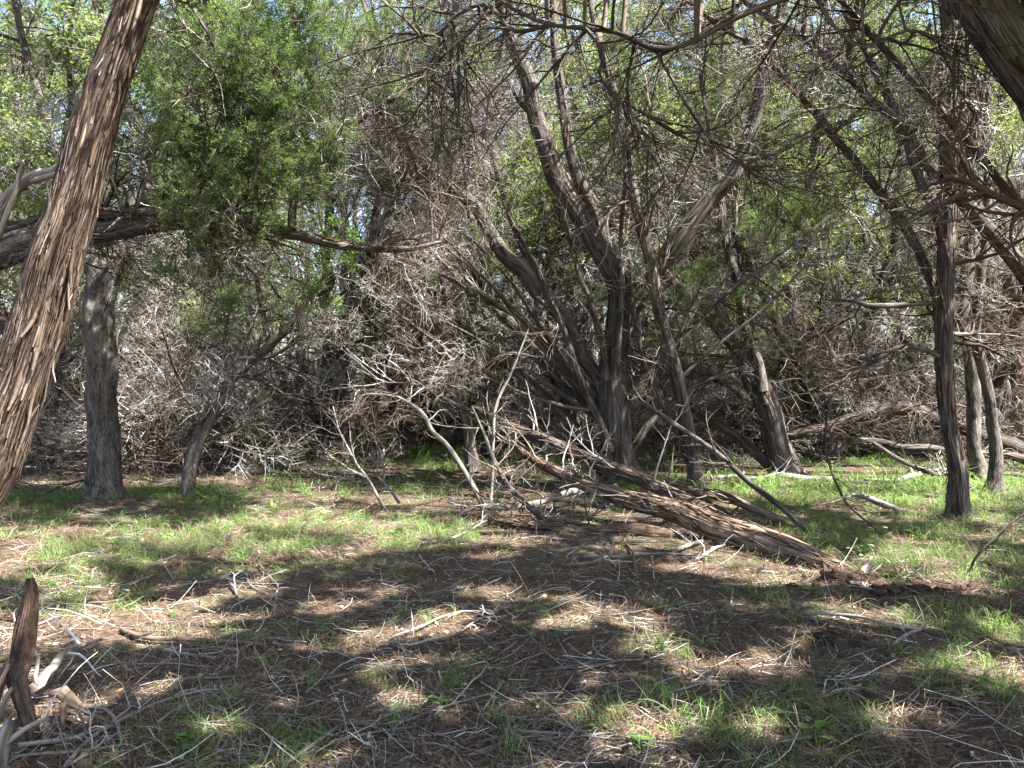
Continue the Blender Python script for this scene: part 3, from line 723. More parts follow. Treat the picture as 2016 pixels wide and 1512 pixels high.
FAN = [px_path(q, a, b) for q, a, b in [
    ([(1192, 925, 20), (1130, 840, 20), (1060, 770, 18), (960, 690, 15), (860, 600, 11), (770, 530, 6)], 9.9, 10.6),
    ([(1185, 900, 16), (1090, 800, 17), (1000, 720, 15), (880, 660, 11), (740, 640, 6)], 9.7, 10.2),
    ([(1190, 850, 15), (1120, 740, 15), (1040, 640, 14), (960, 590, 12), (850, 530, 8), (760, 500, 5)], 9.7, 9.9),
    ([(1196, 820, 14), (1150, 700, 14), (1090, 600, 13), (1020, 470, 11), (985, 370, 8), (960, 280, 5)], 9.8, 10.3),
    ([(1240, 900, 15), (1275, 840, 13), (1330, 790, 12), (1400, 745, 9), (1470, 720, 5)], 9.9, 10.6),
    ([(1215, 700, 12), (1262, 610, 12), (1330, 540, 10), (1372, 440, 8), (1392, 350, 5)], 9.9, 10.4)]]
gF = np.random.default_rng(719)
for i in range(13):
    bx, by = gF.uniform(1180, 1235), gF.uniform(800, 930)
    a = math.radians(gF.uniform(100, 168) if i < 9 else gF.uniform(35, 80)); L_ = gF.uniform(330, 620); w0 = gF.uniform(7, 13); sag = gF.uniform(-0.10, 0.16)
    q = []
    for u in (0, .25, .5, .75, 1.0):
        q.append((bx + math.cos(a) * L_ * u + gF.normal(0, 7), by - math.sin(a) * L_ * u + sag * L_ * math.sin(math.pi * u) * 0.6 + gF.normal(0, 7), w0 * (1 - 0.7 * u)))
    FAN.append(px_path(q, 9.75, gF.uniform(9.2, 10.6)))
juniper('juniper_tree', 'large many-stemmed juniper behind the toppled log, its two upper limbs forming a wide V', 'tree', [C0, C1, C2, C3, C4, C5, C6, C7] + FAN, 71, k=56, amp=0.13, n1=34, n2=230, n3=260, nd=110, nd2=100, nl=26, dt=(0.3, 0.95), dlib=MIX, dead_keep=lambda b: (b[:, 1] > 10.0) | (b[:, 0] < -0.25), over=(9000, (0.6, 9.6, 7.6), (3.0, 2.2, 0.7)),
        z1=0.35, zlive=4.6, shag=700, L1=(0.6, 1.7), flare=0.5, size=1.1, twig_tone=(0.25, 1.0), clumps=[(1155, 590, 9.3, .1, 16), (1300, 560, 9.4, .28, 70), (1370, 590, 9.6, .25, 50)])
for lab, sd, st, nn in [
    ('dead juniper bristling with pale twigs in the upper middle, left of the wide V', 310, [px_path(q, 11.4, 11.0) for q in [
        [(930, 905, 22), (912, 800, 20), (890, 660, 18), (868, 520, 16), (850, 380, 14), (860, 230, 11), (885, 90, 8), (900, -40, 4)], [(885, 640, 13), (830, 540, 12), (780, 420, 10), (765, 300, 8), (790, 170, 5)],
        [(858, 430, 11), (920, 330, 10), (965, 220, 8), (985, 100, 5)]]], 150),
    ('second pale-twigged dead juniper, farther back over the flat-growing juniper end', 311, [px_path(q, 12.4, 12.2) for q in [
        [(735, 900, 20), (728, 760, 18), (720, 600, 16), (735, 450, 14), (760, 300, 11), (748, 160, 8), (760, 30, 4)], [(724, 560, 12), (670, 470, 10), (640, 360, 8), (650, 250, 5)], [(745, 380, 10), (830, 290, 9), (880, 190, 6)]]], 100)]:
    juniper('juniper_tree', lab, 'tree', st, sd, k=18, n1=26, n2=110, n3=200, z1=0.4, nd=nn, nd2=nn // 3, nl=0, dlib=DEAD, dt=(0.42, 1.0), dsize=(0.5, 1.1), shag=60, zlive=9, L1=(0.4, 1.2))
C8 = px_path([(1366, 975, 30), (1367, 904, 26), (1358, 856, 26), (1345, 793, 26), (1329, 725, 26), (1304, 645, 25), (1288, 562, 24), (1270, 469, 23), (1254, 403, 22), (1241, 350, 20),
              (1225, 250, 18), (1200, 150, 16), (1172, 50, 13), (1150, -80, 9)], 9.55, 9.2)
C9 = px_path([(1386, 965, 24), (1355, 904, 20), (1336, 856, 17), (1310, 802, 14), (1279, 736, 12), (1253, 650, 10), (1244, 580, 8), (1240, 500, 5)], 9.6, 9.3)
juniper('juniper_tree', 'slim dark juniper stem crossing in front of the wide V of limbs', 'tree', [C8, C9], 72, k=26, amp=0.14, n1=22, n2=120, n3=120, nd=10, nd2=8, nl=10, z1=0.4, zlive=4.6, shag=160,
        L1=(0.4, 1.2), up1=-0.2)

# --- two-stemmed leaning juniper right of centre
D0 = px_path([(1548, 945, 66), (1540, 915, 54), (1522, 845, 46), (1504, 783, 44), (1482, 729, 42), (1455, 690, 34), (1434, 668, 26), (1392, 620, 23), (1365, 592, 22), (1335, 565, 18), (1290, 510, 12), (1250, 440, 7)], 11, 11.2)
D1 = px_path([(1500, 770, 26), (1490, 715, 22), (1466, 641, 18), (1455, 562, 17), (1434, 495, 16), (1421, 450, 16), (1421, 403, 15), (1408, 330, 13), (1394, 240, 11), (1380, 140, 8), (1370, 20, 6)], 10.9, 11.2)
D2 = px_path([(1530, 925, 24), (1463, 872, 20), (1415, 840, 19), (1367, 809, 17), (1300, 760, 12), (1240, 720, 7)], 11.1, 11.8)
D3 = px_path([(1512, 830, 18), (1472, 793, 18), (1435, 760, 17), (1399, 739, 16), (1352, 728, 13), (1290, 700, 8)], 11.2, 12)
juniper('juniper_tree', 'leaning juniper with two stems parting, on the sunlit grass right of the toppled log', 'tree', [D0, D1, D2, D3], 73, k=36, amp=0.12, n1=30, n2=180, n3=350, z1=0.35, zlive=3.6, nd=60, nd2=50, nl=44, shag=260, L1=(0.5, 1.5), clumps=[(1420, 590, 10.8, .3, 70), (1390, 560, 11, .3, 70), (1480, 470, 11.5, .4, 90), (1560, 420, 12, .5, 110)])

# --- upright juniper at the right, with crossing limbs
E0 = px_path([(1888, 1024, 46), (1887, 1000, 39), (1884, 930, 34), (1868, 831, 31), (1861, 748, 31), (1858, 649, 33), (1862, 550, 31), (1863, 450, 29), (1863, 340, 28), (1864, 225, 26), (1868, 100, 23), (1856, -20, 19), (1840, -150, 9)], 7.85, 7.8)
E1 = np.array([1, 1, 1, 0.8]) * px_path([(1852, 665, 22), (1845, 600, 22), (1843, 580, 22), (1800, 478, 21), (1748, 400, 20), (1680, 312, 18), (1634, 262, 17), (1570, 180, 17), (1500, 105, 15), (1440, 62, 12), (1370, 15, 8), (1300, -60, 5)], 7.9, 8.5)
E2 = np.array([1, 1, 1, 0.85]) * px_path([(1861, 500, 18), (1840, 430, 19), (1806, 345, 19), (1785, 282, 19), (1753, 225, 19), (1708, 185, 20), (1655, 135, 20), (1600, 90, 18), (1558, 60, 17), (1500, 25, 14), (1430, -30, 10), (1380, -100, 6)], 7.9, 8.4)
E3 = px_path([(1860, 715, 11), (1840, 697, 11), (1781, 682, 10), (1735, 699, 9), (1682, 735, 6), (1640, 745, 4)], 7.8, 7.9)
E4 = px_path([(1855, 620, 10), (1838, 598, 10), (1765, 603, 10), (1709, 603, 9), (1682, 593, 7), (1630, 590, 4)], 7.8, 8.1)
E5 = px_path([(1866, 420, 14), (1890, 350, 12), (1920, 260, 10), (1940, 150, 8), (1960, 20, 5)], 7.8, 7.5)
E6 = px_path([(1868, 160, 12), (1880, 100, 11), (1900, 40, 9), (1920, -40, 6)], 7.8, 7.6)
rE, tE, psE = juniper('juniper_tree', 'upright dark juniper trunk whose long bare limbs arch across the upper picture', 'tree', [E0, E1, E2, E3, E4, E5, E6], 74, k=44, amp=0.13, n1=36, n2=220, n3=360, z1=0.3, zlive=4.7, nd=44, nd2=36, nl=16, dead_keep=lambda b: b[:, 1] > 7.95, over=(9000, (4.6, 7.8, 6.6), (2.6, 2.2, 0.7)),
        shag=420, L1=(0.4, 1.3), twig_tone=(0.0, 0.75), up1=-0.15)
# --- grey stems at the right edge
oak('oak_tree', 'smooth pale grey oak stem directly behind the upright dark juniper', [px_path([(1932, 948, 34), (1926, 915, 28), (1917, 881, 25), (1917, 815, 25), (1911, 715, 25), (1897, 633, 24), (1902, 550, 22), (1918, 430, 20), (1925, 300, 18), (1915, 150, 14), (1930, -20, 10)], 10.6, 10.8)],
    81, 14, 70, 40, k=22, zl=4.0)
oak('oak_tree', 'thin mottled grey oak stem nearest the picture edge beyond the upright dark juniper', [px_path([(1956, 968, 28), (1959, 930, 23), (1960, 881, 22), (1950, 798, 20), (1937, 732, 19), (1922, 666, 18), (1930, 560, 16), (1945, 420, 14), (1940, 280, 12), (1950, 100, 9), (1960, -60, 6)], 9.7, 9.9)],
    82, 12, 60, 40, k=20, zl=4.0)
juniper('juniper_tree', 'dark juniper stem leaning left behind the thin mottled oak', 'tree', [px_path([(1992, 872, 32), (1990, 850, 28), (1980, 781, 27), (1963, 732, 26), (1953, 689, 24), (1930, 600, 22), (1915, 480, 18), (1880, 360, 14), (1850, 200, 9)], 14, 14)], 83, k=20, n1=16, n2=90, n3=100, nd=30, nd2=20, nl=40,
        zlive=5, shag=60)
juniper('juniper_tree', 'reddish brown juniper trunk cut by the picture edge above the arching log', 'tree', [px_path([(2016, 890, 40), (2012, 860, 32), (2008, 780, 30), (2003, 650, 30), (1995, 583, 28), (1980, 450, 24), (1985, 300, 20), (1975, 120, 14), (1960, -60, 8)], 12.5, 12.5),
                px_path([(2006, 720, 16), (1965, 640, 14), (1900, 560, 12), (1850, 520, 8)], 12.4, 12.8)], 84, k=24, n1=18, n2=90, n3=100, zlive=5, nd=30, nd2=20, nl=40, shag=120, mat=M_SHAG)
# --- leaning trunk crossing the right edge
juniper('juniper_tree', 'juniper beyond the picture edge sending two dark limbs slanting up leftwards', 'tree',
        [px_path([(2260, 1080, 60), (2200, 900, 48), (2120, 700, 40), (2016, 540, 32), (1958, 465, 28), (1883, 385, 26), (1840, 340, 22), (1780, 250, 18), (1720, 130, 14), (1660, 20, 9)], 8.6, 9.2),
         px_path([(2130, 600, 20), (2016, 412, 17), (1958, 340, 16), (1898, 270, 15), (1828, 190, 14), (1758, 115, 13), (1698, 50, 12), (1630, -30, 9)], 6.6, 6.4)],
        85, k=28, n1=26, n2=150, n3=400, z1=0.35, zlive=4.6, nd=30, nd2=40, nl=30, shag=160, L1=(0.4, 1.2), twig_tone=(0.0, 0.8))
# --- near trunk, top right corner
N0 = np.array([1, 1, 1, 0.94]) * px_path([(2450, 1240, 150), (2400, 1000, 130), (2300, 700, 118), (2180, 420, 106), (2075, 230, 100), (2000, 110, 98), (1938, 0, 96), (1880, -100, 86), (1810, -240, 70), (1760, -420, 46)], 4.5, 4.3)
N1 = np.array([1, 1, 1, 0.62]) * px_path([(1850, -150, 30), (1720, -80, 26), (1600, -20, 22), (1460, 32, 20), (1358, 84, 18), (1288, 96, 17), (1208, 62, 16), (1083, 48, 14), (1008, 14, 12), (920, -40, 9), (820, -120, 5)], 4.5, 5.2)
N2 = np.array([1, 1, 1, 0.75]) * px_path([(1150, 56, 11), (1190, 105, 10), (1180, 150, 8), (1230, 200, 7), (1290, 235, 6), (1350, 270, 4)], 4.9, 5.0)
N3 = np.array([1, 1, 1, 0.75]) * px_path([(1083, 48, 12), (1010, 60, 11), (960, 10, 10), (900, 30, 9), (860, 68, 8), (800, 66, 6), (760, 75, 4)], 5.0, 5.3)
N4 = np.array([1, 1, 1, 0.75]) * px_path([(1290, 96, 10), (1320, 150, 8), (1360, 220, 7), (1420, 300, 6), (1480, 330, 4)], 4.9, 4.9)
N5 = np.array([1, 1, 1, 0.75]) * px_path([(1600, -20, 12), (1640, 50, 10), (1700, 90, 8), (1800, 60, 7), (1900, 110, 4)], 4.6, 4.6)
N6 = np.array([1, 1, 1, 0.75]) * px_path([(1250, 80, 8), (1235, 180, 7), (1260, 270, 6), (1300, 330, 5), (1310, 370, 3)], 4.9, 4.9)
N7 = np.array([1, 1, 1, 0.75]) * px_path([(960, 10, 10), (930, 60, 8), (870, 110, 7), (840, 140, 6), (850, 170, 4)], 5.1, 5.2)
rN, tN, psN = juniper('juniper_tree', 'near dark trunk slanting out of the upper corner, one long limb trailing across the top', 'tree', [N0, N1, N2, N3, N4, N5, N6, N7], 91, k=60, n1=34, n2=260, n3=500, z1=0.45, zlive=3.4, size=1.6, nd=0, nd2=20, nl=12, over=(20000, (2.4, 4.7, 5.3), (2.9, 2.3, 0.9)),
        L1=(0.5, 1.6), shag=300, filt=frame_free, twig_tone=(0.0, 0.5), up1=0.15)
gN = np.random.default_rng(92)
SPn, SRn = resample(psN[1:], 20)
sprays(BRUSH, 'dead_branch', rN, np.array(rN.location), SPn, SRn, 74, gN, (0.1, 1.0), (0.35, 0.85), (0.4, 1.3), -0.45, keep=lambda b: b[:, 2] > 2.3)
SPe, SRe = resample([psE[1], psE[2], psE[5], psE[6]], 20)
sprays(BRUSH, 'dead_branch', rE, np.array(rE.location), SPe, SRe, 60, gN, (0.25, 1.0), (0.4, 1.0), (0.4, 1.4), -0.2, keep=lambda b: (b[:, 1] > 8.0) | (b[:, 0] / b[:, 1] < 0.5))
# --- trees to the right of and behind the camera (their crowns shade the foreground)
def shade_tree(label, base, seed, h, over, sp=1.0):
    g = np.random.default_rng(seed)
    b = np.array([*base, float(gz(*base))])
    st = []
    for i in range(4):
        a = g.uniform(0, 6.28); q = np.array([math.cos(a), math.sin(a), 0]) * sp
        z0 = 0 if i == 0 else g.uniform(0.8, 1.6)
        st.append([[*(b + q * 0.06 * z0 + UP * z0), 0.14 if i == 0 else 0.07], [*(b + q * 0.5 + UP * (h * 0.35)), 0.10 if i == 0 else 0.06], [*(b + q * 1.2 + UP * h * 0.65), 0.06], [*(b + q * 2.0 + UP * h * 0.95), 0.02]])
    return juniper('juniper_tree', label, 'tree', st, seed, k=18, n1=26, n2=90, n3=40, z1=0.35, zlive=2.9, size=1.9, L1=(1.0, 2.4), shag=0, filt=frame_free, base=base, nd=0, nd2=0, nl=0, over=over)
shade_tree('spreading juniper standing to the right behind the photographer', (4.9, -0.3), 101, 6.4, (20000, (4.4, 1.0, 5.3), (2.9, 2.1, 0.9)))
shade_tree('spreading juniper standing to the right of the clearing, outside the view', (6.6, 2.6), 102, 6.8, (18000, (5.6, 3.5, 5.6), (2.6, 2.3, 0.9)))
shade_tree('spreading juniper close behind the photographer', (1.6, -1.6), 103, 6.4, (17000, (1.7, 1.5, 5.0), (2.6, 1.9, 0.9)))
shade_tree('spreading juniper farther right, outside the view, above the grass', (8.6, 5.6), 104, 6.8, (16000, (7.4, 6.2, 5.8), (2.5, 2.4, 0.9)))

# ---------------------------------------------------------------- background junipers and oaks
def bg_variant(seed, kind, h=8.0):
    g = np.random.default_rng(seed)
    st = []
    ns = int(g.integers(2, 5)) if kind == 'j' else 2
    for i in range(ns):
        a = g.uniform(0, 6.28); q = np.array([math.cos(a), math.sin(a), 0]); ln = g.uniform(0.5, 1.9)
        b = q * 0.05 * i
        st.append(spline([[*(b), 0.12 - 0.018 * i], [*(q * ln * 0.4 + UP * h * 0.2 + g.normal(0, 0.10, 3)), 0.085], [*(q * ln * 0.9 + UP * h * 0.5 + g.normal(0, 0.25, 3)), 0.06], [*(q * ln * 1.3 + UP * h * 0.95), 0.02]], n=34, jit=0.4, seed=seed + i))
    SP, SR = resample(st, 24)
    tr = [bark_stem(s_, k=12, ds=0.13, amp=0.13, flare=0.3, seed=seed + i, tone=float(g.uniform(0.3, 0.7)))[0] for i, s_ in enumerate(st)]
    A, RA = spawn(SP, SR, 40, (0.06, 1.0), (0.8, 2.2), (0.6, 1.4), 0.08, 0.16, 10, (0.25, 0.45), g, grav=(0, 0, -0.1), curl=0.03, rmax=0.03, rmin=0.012)
    B, RB = spawn(A, RA, 240, (0.15, 1.0), (0.3, 1.0), (0.4, 1.25), 0.0, 0.2, 7, (0.4, 0.7), g, grav=(0, 0, -0.15), curl=0.06, rmax=0.012, rmin=0.006)
    C, RC = spawn(np.concatenate([B, A[:, :7]]), np.concatenate([RB, RA[:, :7]]), 700, (0.1, 1.0), (0.2, 0.75), (0.4, 1.4), 0.0, 0.26, 5, (0.5, 0.8), g, grav=(0, 0, -0.15), curl=0.1, rmax=0.007, rmin=0.004)
    tw = [tubes(A, RA, 5, g.uniform(0, 0.5, 40)), tubes(B, RB, 3, g.uniform(0.1, 0.8, 240)), tubes(C, RC, 3, g.uniform(0.15, 1.0, 700))]
    ml, md = [], []
    q, _ = spawn(np.concatenate([B, A[:, 1:8]]), np.concatenate([RB, RA[:, 1:8]]), 130, (0.2, 1), (0.5, 0.5), (0.3, 1.2), 0.1, 0, 2, (0.3, 0.6), g)
    zl = h * (0.36 if kind == 'j' else 0.24)
    q1 = q[q[:, 0, 2] > zl + g.normal(0, h * 0.06, len(q))][:29]
    ml = frames(q1, g, (1.1, 2.0), 1.0)
    q, _ = spawn(SP, SR, 60, (0.05, 0.75), (0.5, 0.5), (0.7, 1.5), -0.05, 0, 2, (0.3, 0.6), g)
    q = q[q[:, 0, 2] > 0.3][: 34 if kind == 'j' else 12]
    md = frames(q, g, (1.0, 2.0), 1.0)
    li = g.integers(0, 100, 200)
    return (mesh_from('juniper_trunk', tr, M_BARK if kind == 'j' else M_OAK), mesh_from('dead_twigs', tw, M_BRUSH), ml, md, PALE if kind == 'j' else OAKY, li)
VAR = [bg_variant(200 + 7 * i, 'j' if i < 5 else 'o', 7.4 + 0.3 * i) for i in range(7)]
def bg_tree(x, y, v, rz, s, label, tilt=(0, 0), name=None, group=None, nl=99, nd=99):
    root = thing(name or ('juniper_tree' if v < 5 else 'oak_tree'), label, 'tree', (x, y, float(gz(x, y)) - 0.03), group)
    root.rotation_euler = (tilt[0], tilt[1], rz); root.scale = (s, s, s)
    tr, tw, ml, md, lib, li = VAR[v]
    obj('trunk', tr, root); obj('dead_twigs', tw, root, kind='stuff')
    for i, M in enumerate(ml[:nl]):
        obj('leafy_branch', lib[li[i] % len(lib)], root).matrix_local = Matrix(M.tolist())
    for i, M in enumerate(md[:nd]):
        obj('dead_branch', MIX[li[i + 100] % len(MIX)], root).matrix_local = Matrix(M.tolist())
    return root
def at(px, d): return (px - 1008) / F * d
# (photo column, distance, variant, label)
BG = [(980, 13.6, 1, 'juniper behind the bleached pole whose thin crown fills the upper middle'),
      (700, 13.2, 4, 'juniper whose crown shows between the flat-growing juniper and the upper middle'),
      (1150, 13.4, 0, 'juniper close behind the many-stemmed juniper, its crown at the top'),
      (1490, 14.2, 2, 'juniper behind the right arm of the wide V, crown at the top'),
      (1640, 13.0, 3, 'juniper between the leaning two-stemmed juniper and the upright dark one'),
      (1900, 13.4, 1, 'juniper behind the grey oak stems at the right'),
      (560, 17.5, 4, 'juniper leaning left beyond the crooked sapling'),
      (300, 14.0, 1, 'dark juniper thicket tree between the stout oak and the crooked sapling'),
      (90, 13.0, 3, 'dark juniper filling the gap between the shaggy trunk and the stout oak'),
      (450, 21.0, 0, 'farther juniper showing above the crooked sapling'),
      (1050, 19.0, 4, 'juniper half hidden straight behind the many-stemmed juniper'),
      (1290, 17.0, 0, 'juniper showing between the slim dark stem and the many-stemmed juniper'),
      (1420, 18.5, 2, 'juniper seen under the right arm of the wide V'),
      (1560, 16.5, 3, 'juniper rising behind the leaning two-stemmed one'),
(1660, 20.5, 4, 'farther juniper in the gap above the arching fallen log'),
      (1800, 19.0, 0, 'juniper just left of the upright dark trunk, far back'),
      (1960, 19.0, 2, 'juniper far back between the oak stems near the picture edge'),
      (2150, 16.0, 3, 'juniper past the picture edge, only its branches reaching into view'),
      (-60, 17.0, 2, 'juniper far back behind the bleached dead tree'),
      (60, 20.0, 5, 'sunny broad-leaved oak high behind the shaggy trunk'),
      (250, 19.0, 6, 'sunny broad-leaved oak rising behind the stout oak'),
      (450, 26.0, 5, 'distant sunny oak above the flat-growing juniper'),
      (-150, 23.0, 6, 'distant sunny oak at the picture edge beyond the bleached dead tree'),
      (700, 23.0, 1, 'distant juniper in the gap left of the bleached pole'),
      (960, 25.0, 3, 'distant juniper behind the tangle of pale twigs'),
      (1180, 24.0, 2, 'distant juniper behind the foot of the wide V'),
      (1340, 26.0, 6, 'distant light green tree inside the wide V of limbs'),
      (1500, 25.0, 5, 'distant light green tree right of the wide V'),
      (1720, 27.0, 6, 'distant light green tree under the arching bare limbs'),
      (1880, 26.0, 4, 'distant juniper straight behind the upright dark trunk'),
      (2080, 25.0, 0, 'distant juniper at the picture edge behind the reddish trunk'),
      (160, 25.0, 4, 'distant juniper low between the shaggy trunk and the stout oak'),
      (350, 30.0, 2, 'farthest juniper beyond the crooked sapling'),
      (830, 30.0, 0, 'farthest juniper beyond the bleached leaning pole'),
      (1100, 31.0, 5, 'farthest light green tree behind the many-stemmed juniper'),
      (1600, 32.0, 1, 'farthest juniper above the leaning two-stemmed one')]
for i, (px, d, v, lab) in enumerate(BG):
    r = np.random.default_rng(400 + i)
    bg_tree(at(px, d), d, v, r.uniform(0, 6.28), r.uniform(0.9, 1.15) * (1 + max(0, d - 16) * 0.012), lab, (r.normal(0, 0.06), r.normal(0, 0.06)))

for lab, sd, st in [
    ('three slim reddish juniper stems splaying from one foot behind the white crooked dead stem', 301, [px_path(q, 14.6, 15) for q in
        [[(640, 888, 20), (632, 850, 17), (600, 800, 16), (570, 760, 15), (540, 710, 14), (522, 640, 12), (505, 540, 9)], [(645, 885, 16), (642, 800, 15), (655, 720, 14), (680, 620, 13), (695, 520, 11), (700, 380, 8)],
         [(655, 885, 16), (664, 800, 14), (672, 700, 13), (705, 600, 12), (720, 480, 9)]]]),
    ('short straight dark juniper stem standing free left of the many-stemmed juniper', 302, [px_path(q, 15.5, 15.8) for q in [[(905, 878, 26), (908, 840, 20), (918, 780, 18), (922, 700, 16), (930, 600, 14), (925, 480, 10)], [(915, 820, 10), (950, 770, 9), (985, 730, 7)]]]),
    ('juniper with a swollen crooked foot between the slim reddish stems and the short straight one', 303, [px_path(q, 16, 16.2) for q in [[(808, 866, 26), (795, 845, 24), (778, 825, 20), (772, 780, 15), (770, 700, 14), (778, 600, 12), (770, 500, 9)]]]),
    ('clump of thin juniper stems fanning up just left of the short straight one', 304, [px_path(q, 16.4, 16.8) for q in [[(842, 866, 16), (835, 800, 13), (828, 700, 12), (820, 580, 9)], [(848, 866, 14), (850, 780, 13), (852, 680, 11), (860, 560, 8)], [(855, 864, 14), (872, 800, 12), (890, 730, 10), (915, 640, 7)]]]),
    ('dark slanting juniper trunk showing behind the crooked little tree', 305, [px_path(q, 13, 13.4) for q in [[(330, 905, 22), (345, 820, 20), (385, 640, 20), (365, 570, 20), (335, 530, 18), (300, 470, 14), (270, 380, 9)]]]),
    ('juniper stem rising on the left of the arching fallen log', 306, [px_path(q, 15, 15) for q in [[(1746, 872, 20), (1738, 840, 17), (1712, 770, 17), (1694, 699, 17), (1666, 623, 18), (1640, 576, 16), (1616, 545, 14), (1585, 480, 11), (1550, 380, 8)], [(1690, 790, 13), (1659, 722, 13), (1623, 666, 12), (1588, 610, 10), (1555, 540, 7)]]])]:
    juniper('juniper_tree', lab, 'tree', st, sd, k=16, n1=18, n2=60, n3=60, nd=64, nd2=16, nl=16, zlive=5.0, shag=60, dsize=(0.7, 1.6), dt=(0.08, 0.8), dlib=MIX, mat=M_SHAG if sd in (301, 303) else None)
# distant woods: one continuous mass closing the view
def woods():
    g = np.random.default_rng(900)
    n = 150
    ang = g.uniform(-0.95, 0.95, n); d = g.uniform(33, 50, n)
    base = np.stack([np.sin(ang) * d, np.cos(ang) * d, np.zeros(n)], axis=1)
    S = walk(base, nrm(np.repeat(UP[None], n, 0) + g.normal(0, 0.25, (n, 3))), g.uniform(6, 11, n), 10, 0.06, (0, 0, 0), g)
    RS = np.linspace(0.13, 0.03, 10)[None] * np.ones((n, 1))
    A, RA = spawn(S, RS, 2400, (0.03, 1), (0.9, 2.4), (0.6, 1.4), 0.05, 0.17, 7, (0.2, 0.4), g, rmax=0.03, rmin=0.014)
    B, RB = spawn(A, RA, 3200, (0.1, 1), (0.4, 1.3), (0.4, 1.3), 0.0, 0.25, 5, (0.4, 0.7), g, rmax=0.016, rmin=0.009)
    o = obj('distant_woods', mesh_from('distant_woods', [tubes(S, RS, 7, g.random(n) * 0.5), tubes(A, RA, 3, g.random(2400) * 0.8), tubes(B, RB, 3, g.random(3200))], M_TWIG),
            kind='stuff', label='mass of distant juniper woods closing the view', category='woods')
    lv = juniper_leaves(A, RA, 7000, 8, g, t=(0.2, 1), size=4.6, zmin=0.6, thin=False)
    obj('foliage', mesh_from('foliage', [lv], M_JUNB, False), o, kind='stuff')
woods()

# ---------------------------------------------------------------- brush of dead branches between the trunks
def brush(px, d, w, h, seed, label, n=26):
    g = np.random.default_rng(seed)
    x = at(px, d); loc = (x, d, float(gz(x, d)))
    root = thing('dead_bush', label, 'dead bush', loc)
    b = np.array(loc) + g.normal(0, 1, (n, 3)) * np.array([w * 0.3, 0.35, 0]) + UP * (g.random((n, 1)) * h * 0.35)
    d0 = nrm(g.normal(0, 1, (n, 3)) * np.array([1.3, 0.8, 0.3]) + UP * 0.45)
    A = walk(b, d0, g.uniform(0.7, 1.5, n) * w * 0.8, 10, 0.13, (0, 0, -0.5), g, 0.04)
    A[:, :, 2] = np.maximum(A[:, :, 2], loc[2] + 0.02)
    RA = g.uniform(0.008, 0.02, n)[:, None] * np.linspace(1, 0.3, 10)[None]
    for i in range(min(n, 12)):
        part('branch', [tubes(A[i:i + 1], RA[i:i + 1], 6, g.uniform(0.0, 0.6, 1))], M_BRUSH, root)
    nb = n * 9
    B, RB = spawn(A, RA, nb, (0.1, 1), (0.25, 0.9), (0.4, 1.3), 0.0, 0.22, 7, (0.4, 0.7), g, grav=(0, 0, -0.2), curl=0.07, rmax=0.008, rmin=0.004)
    C, RC = spawn(B, RB, nb, (0.1, 1), (0.12, 0.45), (0.4, 1.3), 0.0, 0.26, 5, (0.5, 0.8), g, grav=(0, 0, -0.1), curl=0.1, rmax=0.005, rmin=0.003)
    sprays(MIX, 'dead_branch', root, np.array(loc), A, RA, 34, g, (0.1, 0.9), (0.6 * w * 0.7, w * 0.9), (0.3, 1.3), 0.1, keep=lambda b: b[:, 2] > 0.12)
    part('dead_twigs', [tubes(A[12:], RA[12:], 5, g.uniform(0, 0.6, n - 12)), tubes(B, RB, 3, g.uniform(0.1, 0.9, nb)), tubes(C, RC, 3, g.uniform(0.2, 1, nb))], M_BRUSH, root, kind='stuff')
for a in [(30, 13.5, 2.0, 1.5, 520, 'dead brush low behind the foot of the shaggy trunk'),
          (230, 12.6, 2.0, 1.8, 521, 'tall dead brush just behind the stout oak'),
          (400, 13.6, 2.1, 1.9, 522, 'tall dead brush between the crooked sapling and the stout oak, farther back'),
          (540, 14.8, 2.0, 1.8, 523, 'tall dead brush far behind the crooked sapling'),
          (880, 21.0, 2.4, 2.0, 525, 'dead brush far behind the short straight juniper stem'),
          (1090, 15.0, 2.2, 1.9, 526, 'dead brush straight behind the many-stemmed juniper'),
          (1240, 18.0, 2.4, 2.0, 527, 'dead brush far behind the slim dark stem'),
          (1380, 14.5, 2.0, 1.6, 528, 'dead brush left of the leaning two-stemmed juniper, behind it'),
          (1560, 18.0, 2.4, 2.0, 529, 'dead brush far right of the leaning two-stemmed juniper'),
          (1700, 15.5, 2.2, 1.9, 530, 'dead brush high behind the arching fallen log'),
          (1850, 15.0, 2.0, 1.7, 531, 'dead brush behind the upright dark juniper'),
          (1960, 15.8, 2.0, 1.6, 532, 'dead brush behind the reddish trunk at the picture edge'),
          (120, 11.5, 1.8, 1.2, 501, 'dead brush in the dark gap between the shaggy trunk and the stout oak'),
          (300, 11.0, 1.7, 1.3, 502, 'dead brush heaped between the stout oak and the crooked sapling'),
          (480, 12.0, 1.9, 1.4, 503, 'dead brush heaped behind the crooked sapling'),
          (1320, 13.0, 1.8, 1.4, 507, 'dead brush between the slim dark stem and the leaning two-stemmed juniper'),
          (1620, 13.5, 2.0, 1.5, 508, 'dead brush right of the leaning two-stemmed juniper'),
          (1770, 13.2, 1.8, 1.3, 509, 'dead brush on the arching fallen log'),
          (200, 15.0, 2.2, 1.6, 510, 'deep dead brush far behind the stout oak'),
          (1450, 16.0, 2.2, 1.6, 511, 'deep dead brush far behind the leaning two-stemmed juniper')]:
    brush(*a)

